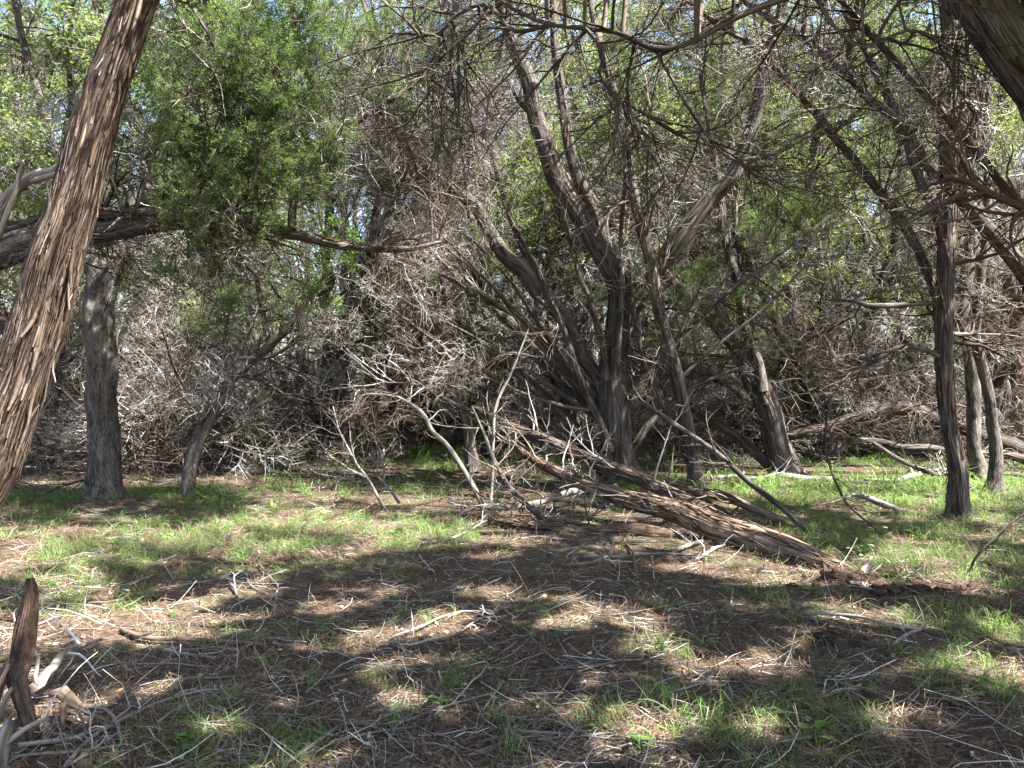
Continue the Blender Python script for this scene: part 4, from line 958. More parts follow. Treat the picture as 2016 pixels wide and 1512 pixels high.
# ---------------------------------------------------------------- toppled logs and leaning dead stems
LG = np.array([1, 1, 1, 0.8]) * px_path([(1700, 1152, 40, 5.6), (1660, 1128, 52, 5.75), (1608, 1105, 60, 5.95), (1540, 1080, 66, 6.2), (1470, 1055, 68, 6.5), (1400, 1030, 64, 6.8), (1308, 1002, 52, 7.2), (1240, 985, 44, 7.5), (1180, 966, 36, 7.8), (1130, 945, 28, 8.1), (1080, 920, 22, 8.4), (1040, 898, 15, 8.7), (996, 865, 8, 9.1)], 6)
root = dead_tree('fallen_log', 'big toppled juniper log with brown bark running from upturned soil towards the many-stemmed juniper', 'log', [LG], 110, mat=M_LOG, n1=34, n2=150, n3=120, up=0.25, k=84, tone=(0.4, 0.7), shag=520, amp=0.075, jit=0.1, z1=0.35, L1=(0.3, 1.0))
L2 = np.array([1, 1, 1, 0.75]) * px_path([(1460, 1034, 24, 7.6), (1408, 1008, 30, 7.8), (1308, 966, 33, 8.1), (1208, 924, 32, 8.4), (1108, 882, 29, 8.8), (1008, 842, 27, 9.1), (932, 808, 23, 9.4)], 8)
L2b = px_path([(934, 812, 9, 9.4), (875, 785, 8, 9.4), (846, 763, 7, 9.4), (809, 755, 6, 9.4), (756, 755, 5, 9.4), (716, 763, 4, 9.4), (676, 787, 3, 9.4)], 9.4)
dead_tree('fallen_log', 'long straight leaning log above the big toppled one, its broken end trailing a bleached branch', 'log', [L2, L2b], 111, mat=M_BARK, n1=36, n2=170, n3=160, k=30, tone=(0.1, 0.8), shag=200, z1=0.25, L1=(0.4, 1.3), jit=0.2)
L3 = np.array([1, 1, 1, 0.72]) * px_path([(1330, 1052, 36, 6.95), (1250, 1046, 36, 7.0), (1158, 1042, 34, 7.05), (1060, 1036, 30, 7.2), (960, 1026, 20, 7.4)], 7)
dead_tree('fallen_log', 'dark reddish log lying flat on the litter under the big toppled one', 'log', [L3], 112, mat=M_LOG, n1=12, n2=40, n3=40, k=30, tone=(0.1, 0.4), shag=200, jit=0.2)
L4 = px_path([(1560, 1040, 13, 7.4), (1458, 992, 17, 7.7), (1390, 966, 18, 7.9), (1308, 940, 12, 8.2)], 7)
dead_tree('fallen_log', 'slim split log lying close behind the big toppled one', 'log', [L4], 113, mat=M_LOG, n1=6, n2=20, n3=0, k=16, tone=(0.3, 0.6), shag=60)
L5 = px_path([(1592, 1048, 15, 7.2), (1520, 983, 15, 7.45), (1456, 932, 14, 7.7), (1399, 885, 13, 7.9), (1329, 836, 12, 8.15), (1255, 782, 8, 8.4)], 7) * np.array([1, 1, 1, 0.75])
dead_tree('leaning_pole', 'thin smooth dead pole slanting from the grass across the slim dark stem', 'dead branch', [L5], 114, jit=0.25, mat=M_BARK, n1=12, n2=40, n3=20, k=12, tone=(0.1, 0.6))
L6 = px_path([(1200, 905, 18, 9.4), (1130, 880, 24, 9.6), (1060, 840, 22, 9.9), (990, 790, 18, 10.3), (900, 730, 12, 10.8), (800, 690, 7, 11.2)], 9)
dead_tree('leaning_pole', 'dark dead stem slanting up left from the many-stemmed juniper foot', 'dead branch', [L6], 115, mat=M_BARK, n1=30, n2=130, n3=120, k=14, tone=(0.2, 0.8), L1=(0.3, 0.9))
AR = px_path([(1520, 855, 14, 12.2), (1600, 848, 20, 12), (1649, 834, 22, 12), (1709, 815, 26, 12), (1765, 800, 30, 12), (1815, 811, 26, 11.9), (1854, 831, 27, 11.8), (1930, 854, 32, 11.5), (1970, 874, 36, 11.3), (2016, 898, 38, 11), (2100, 930, 40, 10.7)], 12)
dead_tree('fallen_log', 'arching dark log bridging the grass behind the upright dark juniper', 'log', [AR[::-1]], 116, mat=M_BARK, n1=40, n2=190, n3=200, k=26, tone=(0.0, 0.4), shag=120, L1=(0.3, 0.9), base=(7.5, 10.7, 0))
dead_tree('fallen_log', 'thin straight log with a cut pale end lying below the arching one', 'log', [px_path([(1669, 867, 15, 11.4), (1732, 871, 15, 11.3), (1781, 881, 16, 11.2), (1861, 885, 16, 11.1), (2060, 905, 17, 10.9)], 11)], 117, mat=M_BARK, n1=22, n2=90, n3=80, k=16, tone=(0.1, 0.6), shag=60)
dead_tree('fallen_branch', 'brown branch slanting down through the grass beneath the thin straight log', 'dead branch', [px_path([(1720, 870, 9, 10.8), (1780, 908, 9, 10.5), (1845, 935, 7, 10.4), (1900, 925, 5, 10.6)], 10.6)], 118, mat=M_BARK, n1=14, n2=40, n3=0, k=8, tone=(0.1, 0.6))
dead_tree('fallen_branch', 'bleached branch lying in the grass left of the upright dark trunk', 'dead branch', [np.array([[*G(1700, 945, .03), .02], [*G(1760, 948, .04), .03], [*G(1810, 940, .05), .035], [*G(1870, 925, .05), .03]])], 119, n1=8, n2=16, n3=0, k=10)
dead_tree('fallen_branch', 'flat pale branch on the ground at the foot of the leaning two-stemmed juniper', 'dead branch', [np.array([[*G(1400, 950, .04), .025], [*G(1480, 946, .05), .03], [*G(1560, 944, .04), .05], [*G(1640, 948, .03), .05]])], 120, n1=6, n2=10, n3=0, k=10)
dead_tree('broken_snag', 'small gnarled dead wood piece in the sunlit grass before the upright dark trunk', 'dead wood', [np.array([[*G(1770, 1010, .03), .03], [*G(1730, 1008, .10), .035], [*G(1690, 996, .14), .025], [*G(1680, 992, .08), .012]])], 121, n1=6, n2=0, n3=0, k=10, mat=M_DEAD)
# bleached poles
dead_tree('dead_sapling', 'bleached grey pole bending left, its bare crown drooping in front of the distant stems', 'dead tree', [px_path([(956, 1008, 17), (935, 965, 14), (915, 930, 14), (883, 880, 13), (851, 848, 12), (833, 816, 11), (798, 790, 9), (769, 779, 7), (716, 777, 4), (690, 800, 3)], 8.25, 8.6) * np.array([1, 1, 1, 0.75])],
          130, jit=0.25, tone=(0.0, 0.45), n1=20, n2=120, n3=120, k=10, L1=(0.35, 0.9), grav=(0, 0, -0.4), z1=0.45)
dead_tree('dead_sapling', 'white crooked dead stem standing low in the sunlit litter left of the bleached pole', 'dead tree', [px_path([(764, 1008, 9), (743, 978, 9), (719, 938, 8), (703, 917, 7), (679, 872, 6), (666, 843, 4), (655, 800, 3)], 8.3, 8.5) * np.array([1, 1, 1, 0.72]),
          px_path([(719, 938, 6), (690, 925, 5), (660, 905, 4), (640, 890, 3)], 8.35, 8.5)], 131, n1=22, n2=110, n3=90, k=8, tone=(0.0, 0.55))
dead_tree('dead_sapling', 'forked white dead branch between the low crooked stem and the bleached pole', 'dead tree', [px_path([(786, 988, 8), (770, 965, 8), (756, 951, 7), (745, 938, 7), (721, 935, 5), (690, 930, 3)], 8.6, 8.7) * np.array([1, 1, 1, 0.72]),
          px_path([(756, 951, 5), (757, 925, 5), (752, 900, 4), (756, 885, 3)], 8.65, 8.7)], 132, n1=18, n2=90, n3=80, k=8, tone=(0.0, 0.55))
dead_tree('dead_sapling', 'pale thin dead stem rising to the left of the many-stemmed juniper', 'dead tree', [px_path([(968, 992, 10), (970, 912, 9), (973, 859, 8), (975, 814, 8), (986, 774, 7), (1002, 740, 6), (1020, 700, 5), (1040, 650, 3)], 8.6, 8.8) * np.array([1, 1, 1, 0.75])], 133, n1=18, n2=80, n3=60, k=8, tone=(0.0, 0.45))
dead_tree('dead_sapling', 'dark thin dead stem crossing the pale one left of the many-stemmed juniper', 'dead tree', [px_path([(1134, 1068, 12, 6.9), (1063, 1020, 12, 7.4), (1028, 985, 11, 7.7), (1004, 955, 10, 8.0), (981, 920, 9, 8.2), (962, 877, 8, 8.5), (946, 838, 6, 8.7), (930, 800, 4, 8.9)], 8)], 134, n1=14, n2=60, n3=50, k=9, tone=(0.1, 0.5), mat=M_BARK)
dead_tree('fallen_branch', 'dead branch with drooping side twigs slung low left of the toppled logs', 'dead branch', [px_path([(1160, 960, 14, 8.6), (1080, 985, 12, 8.1), (1020, 1000, 10, 7.8), (960, 1002, 8, 7.8), (890, 985, 5, 8)], 8)], 135, n1=16, n2=60, n3=60, k=8, tone=(0.3, 0.9), z1=0.1)
dead_tree('hanging_branch', 'long thin dark branch dangling to the grass before the arching log', 'dead branch', [px_path([(1860, 690, 6, 7.8), (1735, 695, 7, 7.6), (1690, 720, 7, 7.5), (1649, 765, 8, 7.4), (1629, 815, 8, 7.3), (1626, 864, 8, 7.2), (1633, 914, 8, 7.1), (1659, 980, 8, 7.0), (1689, 1013, 7, 6.95), (1735, 1050, 6, 6.9), (1757, 1064, 4, 6.85)], 7) * np.array([1, 1, 1, 0.6])],
          136, n1=16, n2=40, n3=20, k=7, tone=(0.0, 0.3), mat=M_BARK, L1=(0.15, 0.5), base=(*G(1757, 1064)[:2], 0))
dead_tree('upright_twig', 'thin dark twig sticking up out of the grass near the right picture edge', 'dead branch', [px_path([(1906, 1135, 5), (1918, 1105, 5), (1933, 1085, 5), (1968, 1050, 4), (2016, 1010, 3), (2060, 970, 2)], 5.65, 5.5)], 137, n1=5, n2=6, n3=0, k=6, tone=(0.1, 0.4), mat=M_BARK, L1=(0.1, 0.3))

# rotten stump and bleached wood, near left corner
SN = px_path([(74, 1452, 22), (56, 1402, 24), (38, 1356, 26), (25, 1320, 30), (32, 1285, 34), (46, 1232, 34), (60, 1185, 26), (64, 1150, 20), (62, 1140, 12)], 3.15, 3.15)
root = dead_tree('broken_snag', 'dark rotten wooden spike jutting up in the near left corner', 'dead wood', [SN, px_path([(30, 1300, 22), (8, 1330, 20), (-12, 1385, 18), (-20, 1450, 14)], 3.15, 3.05)], 140, mat=M_ROT, n1=0, k=64, tone=(0.2, 0.5), amp=0.34, jit=0.3)
dead_tree('broken_branch', 'smooth silver bent branch leaning against the dark rotten spike', 'dead branch', [px_path([(45, 1380, 16, 3.2), (62, 1364, 20, 3.2), (78, 1350, 20, 3.25), (88, 1323, 17, 3.35), (110, 1296, 14, 3.6), (150, 1276, 10, 3.9), (200, 1258, 6, 4.3)], 3.3),
          px_path([(72, 1350, 9, 3.22), (70, 1320, 8, 3.25), (78, 1296, 7, 3.3), (60, 1270, 5, 3.35)], 3.3)], 141, n1=3, n2=0, n3=0, k=16, tone=(0.6, 1.0))
dead_tree('broken_branch', 'pale thick weathered branch end at the very corner below the dark spike', 'dead branch', [px_path([(-12, 1540, 24, 2.85), (4, 1490, 26, 2.85), (14, 1450, 26, 2.85), (26, 1420, 18, 2.9)], 2.9), px_path([(14, 1465, 12, 2.85), (50, 1436, 10, 2.9), (95, 1412, 6, 3.0)], 2.9)], 142, n1=2, n2=0, n3=0, k=16, tone=(0.6, 1.0))
dead_tree('broken_branch', 'reddish splintered branch leaning left of the dark spike', 'dead branch', [px_path([(4, 1420, 8, 2.95), (8, 1385, 9, 2.95), (24, 1355, 7, 3.0)], 3.0), px_path([(-30, 1400, 8, 3.0), (0, 1345, 9, 3.05), (18, 1308, 6, 3.1)], 3.0)], 143, n1=0, k=10, tone=(0.5, 0.9), mat=M_LOG)
dead_tree('broken_branch', 'hollow splintered wood chunk tapering to a dark point beside the dark spike', 'dead wood', [px_path([(100, 1370, 12, 3.35), (128, 1372, 26, 3.35), (140, 1385, 24, 3.33), (163, 1398, 14, 3.3), (195, 1412, 8, 3.28), (225, 1426, 3, 3.25)], 3.3), px_path([(130, 1385, 14, 3.3), (128, 1410, 12, 3.3), (126, 1440, 7, 3.25)], 3.3)], 144, n1=2, n2=0, n3=0, k=18, amp=0.3, mat=M_LOG, tone=(0.2, 0.5))

# ---------------------------------------------------------------- sticks on the ground that stand out
def stick(label, pts, w, seed, mat=None, tone=0.7, lift=0.02, fork=3, name='stick', n2=5):
    rows = []
    for i, (a, b) in enumerate(pts):
        q = G(a, b, lift)
        ww = w * (1 - 0.5 * i / (len(pts) - 1))
        rows.append([*q, ww / 2 / F * q[1]])
    return dead_tree(name, label, 'stick', [np.array(rows)], seed, mat=mat or M_DEAD, n1=fork, n2=n2, n3=0, k=8, tone=(tone - 0.2, min(1, tone + 0.2)), L1=(0.08, 0.35), L2=(0.04, 0.15), grav=(0, 0, -0.6), jit=0.8, z1=0.2, up=0)
ST = [('long pale forked stick lying across the foreground litter', [(555, 1510), (615, 1475), (670, 1440), (725, 1432), (785, 1427), (850, 1405), (925, 1390), (975, 1377)], 8, .9),
      ('pale Y-shaped stick curving on the litter at mid foreground', [(770, 1270), (800, 1282), (850, 1272), (900, 1260), (945, 1227), (990, 1225)], 6, .9),
      ('bleached thin stick joining the Y-shaped stick from above', [(770, 1264), (830, 1248), (880, 1225), (930, 1215), (985, 1240)], 5, .9),
      ('long brown stick still carrying bark, near left', [(245, 1242), (300, 1257), (400, 1260), (500, 1275), (520, 1280)], 11, .2),
      ('smooth grey stick just below the brown barked one', [(315, 1270), (370, 1287), (425, 1300)], 8, .6),
      ('crooked white stick, the thicker one in the little pale heap', [(450, 1145), (462, 1160), (470, 1178), (476, 1200)], 6, .8),
      ('thin white stick with upturned end in the little pale heap', [(485, 1120), (487, 1150), (525, 1168), (570, 1190)], 4.5, .8),
      ('pale stick slanting over the little pale heap', [(510, 1112), (535, 1140), (548, 1160), (515, 1200)], 4, .7),
      ('long straight tan stick pointing at the soil clod on the right', [(1588, 1225), (1683, 1235), (1758, 1255), (1813, 1257)], 7, .8),
      ('long half-buried brown root running along the right foreground', [(1528, 1380), (1608, 1390), (1658, 1377), (1708, 1375), (1783, 1387), (1958, 1405)], 10, .2),
      ('crooked dark stick with an upturned end before the big toppled log', [(1100, 1122), (1180, 1112), (1222, 1080), (1243, 1095), (1253, 1145)], 8, .2),
      ('tan stick running up from the bottom edge near the left corner', [(123, 1512), (160, 1470), (200, 1440), (300, 1395), (400, 1365), (430, 1362)], 9, .7),
      ('thick bleached stick lying below the dark rotten spike', [(30, 1470), (90, 1460), (140, 1455), (190, 1440), (215, 1432)], 12, .8),
      ('second bleached stick, under the thick one in the near corner', [(20, 1490), (80, 1482), (150, 1478), (240, 1475)], 8, .7),
      ('grey stick slanting in the near left corner pile', [(130, 1505), (180, 1478), (240, 1446), (260, 1445)], 8, .7),
      ('short white stick between the corner pile and the grass tuft', [(316, 1432), (345, 1408), (382, 1378)], 5, 1.0),
      ('pale bent stick in the grass at the lower right', [(1760, 1290), (1785, 1268), (1830, 1250), (1860, 1256), (1910, 1270)], 7, .9),
      ('small tan stick near the bottom right tuft', [(1540, 1398), (1610, 1388), (1640, 1384)], 6, .7),
      ('brown curved stick lying at the bottom, right of the middle', [(1060, 1462), (1130, 1460), (1195, 1454)], 7, .8),
      ('thin white twig curving left of the toppled log', [(830, 1075), (900, 1060), (960, 1032), (1010, 1036)], 5, .9),
      ('pale stick lying under the near side of the toppled log', [(1330, 1095), (1375, 1075), (1410, 1068)], 9, .7),
      ('second pale stick jutting from under the toppled log', [(1370, 1105), (1400, 1092), (1425, 1082)], 8, .7),
      ('grey stick parallel to the big log on the litter in front of it', [(1150, 1108), (1230, 1102), (1310, 1098), (1420, 1100)], 7, .8)]
for i, (lab, pts, w, tn) in enumerate(ST):
    stick(lab, pts, w, 600 + i, tone=tn, mat=M_LOG if tn < 0.3 else M_DEAD)

# smaller sticks: a few zones, two looks each; those of one look in one zone share a label
VST = []
for i in range(36):
    g = np.random.default_rng(700 + i)
    L = g.uniform(0.18, 0.6)
    A = walk(np.array([[-L / 2, 0, 0.0]]), np.array([[1.0, g.normal(0, .2), 0.03]]), np.array([L]), 8, 0.14, (0, 0, 0), g, 0.05)
    A[:, :, 2] = np.abs(A[:, :, 2]) * 0.35 + 0.006
    RA = (0.0022 + 0.005 * g.random() ** 2) * np.linspace(1, 0.45, 8)[None]
    ps = [tubes(A, RA, 6, 0.5, cap=True)]
    nf = int(g.integers(0, 4))
    if nf:
        B, RB = spawn(A, RA, nf, (0.2, 0.9), (0.06, 0.22), (0.4, 1.0), 0.08, 0.18, 5, (0.5, 0.8), g, curl=0.05)
        B[:, :, 2] = np.abs(B[:, :, 2])
        ps.append(tubes(B, RB, 4, 0.5))
    VST.append((mesh_from('stick', ps, M_DEAD), mesh_from('stick', ps, M_LOG)))
ZONES = [(0, 520, 1130, 1500), (520, 1120, 1090, 1500), (1120, 1560, 1150, 1500), (1560, 2010, 1190, 1500), (640, 1100, 985, 1085), (1080, 1340, 1060, 1130)]
MARKS = [(770, 1440, 'the long pale forked stick'), (860, 1265, 'the Y-shaped stick'), (380, 1258, 'the long brown barked stick'), (510, 1160, 'the little pale heap'), (1700, 1238, 'the straight tan stick'),
         (1700, 1380, 'the half-buried brown root'), (1200, 1105, 'the crooked dark stick'), (260, 1420, 'the corner stick pile'), (40, 1300, 'the dark rotten spike'), (120, 1470, 'the thick corner stick'),
         (1830, 1265, 'the pale bent stick'), (1130, 1460, 'the brown curved stick'), (930, 1050, 'the white curving twig'), (1390, 1085, 'the toppled log'), (1655, 1158, 'the torn-up red clods'),
         (1640, 1268, 'the lone soil clod'), (1290, 1300, 'the bright sunlit seedling'), (640, 1235, 'the clover-like seedling'), (372, 1475, 'the broad-leaved rosette'), (1610, 1488, 'the dark bottom seedling'),
         (1262, 1480, 'the pale bottom seedling'), (862, 1395, 'the single-stemmed seedling'), (956, 1008, 'the bleached pole'), (764, 1008, 'the low white crooked stem'), (1770, 1135, 'the bushy low seedling'),
         (230, 1105, 'the pale grass-edge seedling'), (1060, 1030, 'the dark crossing dead stem')]
def beside(px, py):
    m = min(MARKS, key=lambda q: (q[0] - px) ** 2 + (1.8 * (q[1] - py)) ** 2)
    dx, dy = px - m[0], 1.8 * (py - m[1]); r = math.hypot(dx, dy)
    far = 'close ' if r < 70 else '' if r < 170 else 'well '
    if abs(dx) > abs(dy): w = 'right of' if dx > 0 else 'left of'
    else: w = 'in front of' if dy > 0 else 'behind'
    return '%s%s %s' % (far, w, m[2])
FORKS = [len(v[0].vertices) > 60 for v in VST]
g = np.random.default_rng(77)
for zi, (x0, x1, y0, y1) in enumerate(ZONES):
    for kind, look in ((0, 'bleached grey'), (1, 'brown bark-covered')):
        n = [(44, 26), (52, 28), (34, 20), (24, 14), (18, 8), (16, 10)][zi][kind]
        for _ in range(n):
            px = g.uniform(x0, x1); py = y0 + (y1 - y0) * g.random() ** 1.15
            q = G(px, py); v = int(g.integers(0, 36)); s = g.uniform(0.6, 1.35)
            ln = max(abs(c.co.x) for c in VST[v][0].vertices) * 2 * s
            lab = '%s %s%s stick %s' % ('long' if ln > 0.5 else 'short' if ln < 0.28 else 'middling', look, ' forked' if FORKS[v] else '', beside(px, py))
            o = obj('stick', VST[v][kind], None, [float(q[0]), float(q[1]), float(q[2]) - 0.003], label=lab, category='stick', group='small sticks scattered over the woodland floor')
            o.rotation_euler = (g.normal(0, 0.06), g.normal(0, 0.06), g.normal(0, 0.6) + (math.pi if g.random() < 0.5 else 0) + (1.2 if g.random() < 0.25 else 0))
            o.scale = (s, s, s)

# ---------------------------------------------------------------- litter, dry grass, green sedge
def ground_pts(n, g, y0=2.6, y1=14.0, pw=1.0):
    # denser close to the viewer, spread over the visible wedge
    d = y0 + (y1 - y0) * g.random(n) ** pw
    x = (g.random(n) * 1.44 - 0.72) * d
    return x, d
g = np.random.default_rng(81)
# needle and twig litter
n = 42000
x, y = ground_pts(n, g, 2.6, 11, 1.5)
b = np.stack([x, y, gz(x, y) + g.uniform(0.0, 0.018, n)], axis=1)
az = g.normal(0, 0.9, n) + np.where(g.random(n) < 0.5, 0, np.pi)
d0 = np.stack([np.cos(az), np.sin(az), g.normal(0.0, 0.16, n)], axis=1)
L = g.gamma(2.0, 0.035, n) + 0.02
A = walk(b, d0, L, 4, 0.22, (0, 0, -0.15), g, 0.12)
A[:, :, 2] = np.maximum(A[:, :, 2], gz(A[:, :, 0], A[:, :, 1]) + 0.003)
lit1 = ribbons(A, g.uniform(0.0018, 0.005, n), g, np.clip(g.beta(1.6, 1.6, n), 0, 1))
n = 9000
x, y = ground_pts(n, g, 2.6, 13, 1.3)
b = np.stack([x, y, gz(x, y) + g.uniform(0.003, 0.02, n)], axis=1)
az = g.normal(0, 0.8, n) + np.where(g.random(n) < 0.5, 0, np.pi)
d0 = np.stack([np.cos(az), np.sin(az), g.normal(0.03, 0.12, n)], axis=1)
A = walk(b, d0, g.gamma(2.2, 0.06, n) + 0.04, 4, 0.28, (0, 0, -0.1), g, 0.16)
A[:, :, 2] = np.maximum(A[:, :, 2], gz(A[:, :, 0], A[:, :, 1]) + 0.003)
tw1 = tubes(A, g.uniform(0.001, 0.0033, n)[:, None] * np.linspace(1, 0.5, 4)[None], 3, g.uniform(0.0, 1.0, n) ** 1.4)
obj('needle_litter', mesh_from('needle_litter', [lit1], M_STRAW, False), kind='stuff', label='brown needle and dry grass litter covering the ground', category='litter')
obj('twig_litter', mesh_from('twig_litter', [tw1], M_TWIG), kind='stuff', label='fine grey twigs scattered over the needle litter', category='litter')
# fallen leaves
n = 1500
x, y = ground_pts(n, g, 2.6, 11, 1.3)
b = np.stack([x, y, gz(x, y) + 0.012], axis=1)
fl = kites(b, nrm(g.normal(0, 1, (n, 3)) * np.array([1, 1, 0.25])), g.uniform(0.02, 0.05, n), g.uniform(0.012, 0.025, n), g, g.random(n))
obj('leaf_litter', mesh_from('leaf_litter', [fl], M_FALL, False), kind='stuff', label='dry tan leaves scattered on the needle litter', category='litter')

# where grass grows: (photo x, y, half-width in m, half-depth in m, weight)
GP = [(80, 1060, 1.3, .8, 1.2), (250, 1070, 1.2, .6, 1.0), (430, 1050, 1.2, .8, 1.3), (620, 1050, 1.1, .7, 1.5), (760, 1055, .6, .4, 1.1), (300, 985, 1.4, .8, .8), (40, 1110, .6, .5, .9),
      (1550, 965, 1.6, 1.0, 1.6), (1720, 985, 1.5, .9, 1.6), (1880, 960, 1.5, 1.0, 1.2), (1960, 1080, 1.0, .8, 1.1), (1800, 1080, 1.0, .6, .8), (1600, 870, 2.5, 2.0, .9), (1300, 880, 2.0, 2.0, .7), (1650, 1050, .6, .5, .6),
      (900, 900, 2.0, 2.2, .8), (700, 890, 2.0, 1.5, .7), (1000, 860, 2.5, 2.0, .8), (1780, 900, 2.5, 1.5, .9), (850, 960, 1.0, .7, .4),
      (1960, 1240, .5, .4, .9), (1850, 1330, .6, .35, .8), (1990, 1420, .4, .3, .9), (1650, 1440, .5, .25, .7), (1300, 1300, .3, .2, .55), (1280, 1420, .35, .25, .6), (1090, 1420, .3, .2, .6),
      (640, 1260, .5, .3, .55), (480, 1430, .4, .25, .7), (700, 1320, .4, .2, .5), (900, 1440, .3, .2, .5), (180, 1180, .6, .3, .5), (420, 1120, .5, .2, .5), (1150, 1260, .4, .25, .3), (1450, 1180, .5, .3, .5),
      (1720, 1120, .7, .3, .7), (1560, 1350, .5, .3, .4), (350, 1210, .4, .2, .4), (560, 1480, .5, .2, .7), (1420, 1480, .5, .2, .5)]
def grass_w(x, y):
    w = 0.02 + 0 * x
    for a, b_, sx, sy, k in GP:
        q = G(a, b_); k = k * (0.42 if b_ > 1115 else 1.4)
        w = w + k * np.exp(-((x - q[0]) / sx) ** 2 - ((y - q[1]) / sy) ** 2)
    return w * np.clip((fbm(x * 2.4 + 40, y * 2.4 + 11, 4) - 0.36) * 5.5, 0.03, 1.6)
def tufts(n, g, mean, hl, wd, lean, thr, y1=15, pw=1.1, dry=False, y0=2.6):
    x, y = ground_pts(n, g, y0, y1, pw)
    w = grass_w(x, y)
    ok = (g.random(n) < np.clip(w * thr, 0, 1)) if not dry else (g.random(n) < np.clip(0.35 + w * 0.5, 0, 1))
    x, y, w = x[ok], y[ok], w[ok]
    nt = len(x)
    cnt = np.maximum(3, g.poisson(mean, nt))
    idx = np.repeat(np.arange(nt), cnt); m = len(idx)
    bx = x[idx] + g.normal(0, 0.03, m); by = y[idx] + g.normal(0, 0.03, m)
    b = np.stack([bx, by, gz(bx, by) - 0.004], axis=1)
    az = g.uniform(0, 6.28, m)
    ld = g.normal(0, 0.5, (nt, 2))[idx]
    ln = lean * g.uniform(0.3, 1.5, m)
    d0 = np.stack([np.cos(az) * ln + ld[:, 0], np.sin(az) * ln + ld[:, 1], np.full(m, 1.0)], axis=1)
    sz = np.repeat(g.uniform(0.65, 1.35, nt), cnt)
    A = walk(b, nrm(d0), g.uniform(*hl, m) * sz, 4, 0.14, (0, 0, -1.5 if not dry else -2.6), g, 0.05)
    A[:, 1:, 2] = np.maximum(A[:, 1:, 2], gz(A[:, 1:, 0], A[:, 1:, 1]) + 0.006)
    tone = np.clip(np.repeat(g.random(nt), cnt) * 0.6 + g.random(m) * 0.4, 0, 1)
    return ribbons(A, g.uniform(*wd, m), g, tone)
g = np.random.default_rng(82)
obj('sedge_grass', mesh_from('sedge_grass', [tufts(12000, g, 16, (0.06, 0.20), (0.0018, 0.0042), 0.7, 1.1), tufts(7000, g, 9, (0.10, 0.28), (0.006, 0.012), 0.6, 0.8, y0=8.5, y1=23, pw=1.0)], M_GRASS, False), kind='stuff', label='fresh green sedge grass growing in patches on the woodland floor', category='grass')
obj('dry_grass', mesh_from('dry_grass', [tufts(4600, g, 12, (0.08, 0.26), (0.0016, 0.0035), 0.9, 1, y1=12, pw=1.3, dry=True)], M_STRAW, False), kind='stuff', label='curled tan dry grass lying over the litter', category='grass')

# ---------------------------------------------------------------- soil turned up by the log
def clod(px, py, r, seed, label, n=12, mat=M_SOIL):
    g = np.random.default_rng(seed)
    c = G(px, py)
    root = thing('soil_clod', label, 'soil', c)
    for i in range(n):
        rr = r * (0.05 + 0.24 * g.random() ** 2)
        k, N = 7, 5
        th = np.linspace(0, np.pi, N)
        pos = c + np.array([g.normal(0, r * 1.1), g.normal(0, r * 0.75), rr * 0.3])
        pos[2] = float(gz(pos[0], pos[1])) + rr * 0.05
        a = np.arange(k) / k * 2 * np.pi
        V = np.stack([np.sin(th)[:, None] * np.cos(a), np.sin(th)[:, None] * np.sin(a), np.cos(th)[:, None] + 0 * a], axis=-1)
        V = V * rr * (1 + g.normal(0, 0.28, (N, k, 1))) * np.array([1.3, 1, 0.6]) + pos
        i_ = np.arange(N - 1)[:, None] * k; j = np.arange(k)[None]; j2 = (j + 1) % k
        Q = np.stack([i_ + j, i_ + k + j, i_ + k + j2, i_ + j2], axis=-1)
        part('lump', [dict(V=V.reshape(-1, 3), Q=Q.reshape(-1, 4))], mat, root, smooth=False)
clod(1655, 1156, 0.13, 801, 'red brown clods of soil torn up at the root end of the toppled log', 130)
clod(1790, 1168, 0.15, 802, 'dark crumbly soil ridge right of the torn-up red clods', 110)
clod(1640, 1265, 0.09, 803, 'lone dark soil clod beside a scraped hole in the right foreground', 80)
# splintered root end
dead_tree('root_splinter', 'pale pointed splinter of root wood standing up at the log end', 'root', [np.array([[*G(1700, 1150, .0), .03], [*G(1705, 1146, .06), .028], [*(G(1716, 1142) + UP * .15), .006]])], 145, n1=0, k=8, mat=M_DEAD)
dead_tree('root_splinter', 'bundle of thin torn roots curling beside the pointed splinter', 'root', [px_path([(1690, 1120, 14, 5.6), (1708, 1140, 10, 5.55), (1722, 1165, 5, 5.5)], 5.6)], 146, n1=12, n2=20, n3=0, k=8, mat=M_LOG, L1=(0.1, 0.25), z1=0.1)

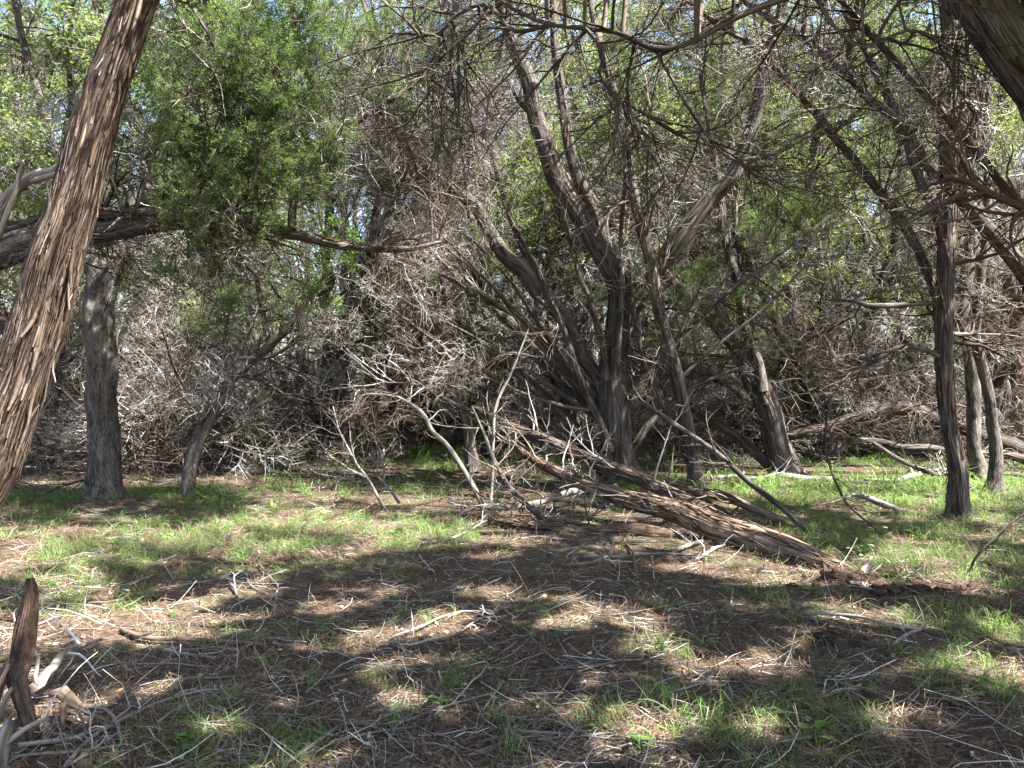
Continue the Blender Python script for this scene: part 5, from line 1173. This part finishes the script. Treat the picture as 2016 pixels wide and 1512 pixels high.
# ---------------------------------------------------------------- little leafy plants
def seedling(px, py, h, seed, label, nl=10, ls=0.035, mat=None, name='seedling', stems=2, spread=0.25):
    g = np.random.default_rng(seed)
    c = G(px, py)
    root = thing(name, label, 'plant', c)
    k = 0
    for s in range(stems):
        A = walk(c[None] + g.normal(0, 0.015, (1, 3)) * np.array([1, 1, 0]), nrm(np.array([[g.normal(0, spread), g.normal(0, spread), 1.0]])), np.array([h * g.uniform(0.7, 1.0)]), 8, 0.1, (0, 0, 0), g)
        part('stem', [tubes(A, np.linspace(0.004, 0.0015, 8)[None], 5, 0.4)], M_GRASS, root)
        for i in range(nl // stems):
            t = 0.3 + 0.7 * (i + 1) / (nl // stems); f = min(6.99, t * 7); q = A[0, int(f)] * (1 - f % 1) + A[0, int(f) + 1] * (f % 1)
            az = g.uniform(0, 6.28); d = nrm(np.array([math.cos(az), math.sin(az), g.uniform(0.0, 0.5)]))
            sd = nrm(np.cross(d, UP)); up = np.cross(sd, d); L = ls * g.uniform(0.7, 1.3); w = L * 0.33
            q0 = q + d * 0.01
            mid = [q0 + d * L * u - up * 0.12 * L * u * u for u in (0, .3, .6, .85, 1.0)]
            wv = (0.05, .8, 1, .6, 0.02)
            V = []
            for m_, ww in zip(mid, wv): V += [m_ - sd * w * ww + up * 0.15 * w * ww, m_, m_ + sd * w * ww + up * 0.15 * w * ww]
            Q = []
            for r_ in range(4):
                for cc in range(2): Q.append([r_ * 3 + cc, r_ * 3 + cc + 1, r_ * 3 + 3 + cc + 1, r_ * 3 + 3 + cc])
            part('leaf', [dict(V=np.array(V), Q=np.array(Q), tone=float(g.random()))], mat or M_BRIGHT, root)
M_PALE = leaf_mat('pale young leaves', [(0, (0.14, 0.22, 0.08)), (1, (0.26, 0.34, 0.15))], 0.45, 1.4)
seedling(1683, 1100, 0.36, 850, 'tall pale-leaved seedling behind the root end of the toppled log', 10, 0.05, M_PALE, stems=1)
seedling(1700, 1112, 0.26, 851, 'shorter pale-leaved seedling beside the taller one', 10, 0.05, M_PALE, stems=1)
seedling(1770, 1135, 0.12, 852, 'bushy low green seedling right of the torn-up soil', 18, 0.03, stems=3, spread=0.6)
seedling(1290, 1300, 0.15, 853, 'bright green seedling in the sunlit litter of the middle foreground', 20, 0.03, stems=3, spread=0.6)
seedling(1580, 1135, 0.10, 854, 'small bluish seedling against the side of the toppled log', 10, 0.03, stems=2, spread=0.5)
seedling(640, 1235, 0.10, 855, 'bright clover-like seedling in the middle of the left foreground', 16, 0.03, stems=4, spread=0.8)
seedling(372, 1475, 0.06, 856, 'little broad-leaved rosette at the bottom near the stick pile', 6, 0.05, stems=1, spread=0.3)
seedling(1610, 1488, 0.08, 857, 'dark broad-leaved seedling at the bottom edge, right of the middle', 8, 0.05, stems=2, spread=0.5)
seedling(1262, 1480, 0.07, 858, 'pale green seedling at the bottom edge near the middle', 6, 0.05, stems=1)
seedling(862, 1395, 0.06, 859, 'single-stemmed green seedling touching the long forked stick', 5, 0.05, stems=1)
seedling(345, 1208, 0.05, 860, 'tiny green seedling left of the little pale stick heap', 8, 0.025, stems=2, spread=0.6)
seedling(230, 1105, 0.12, 861, 'pale seedling at the near edge of the grass strip', 8, 0.04, M_PALE, stems=2, spread=0.5)
seedling(70, 985, 0.16, 862, 'yellow-green seedling at the foot of the shaggy trunk', 10, 0.05, stems=2, spread=0.6)
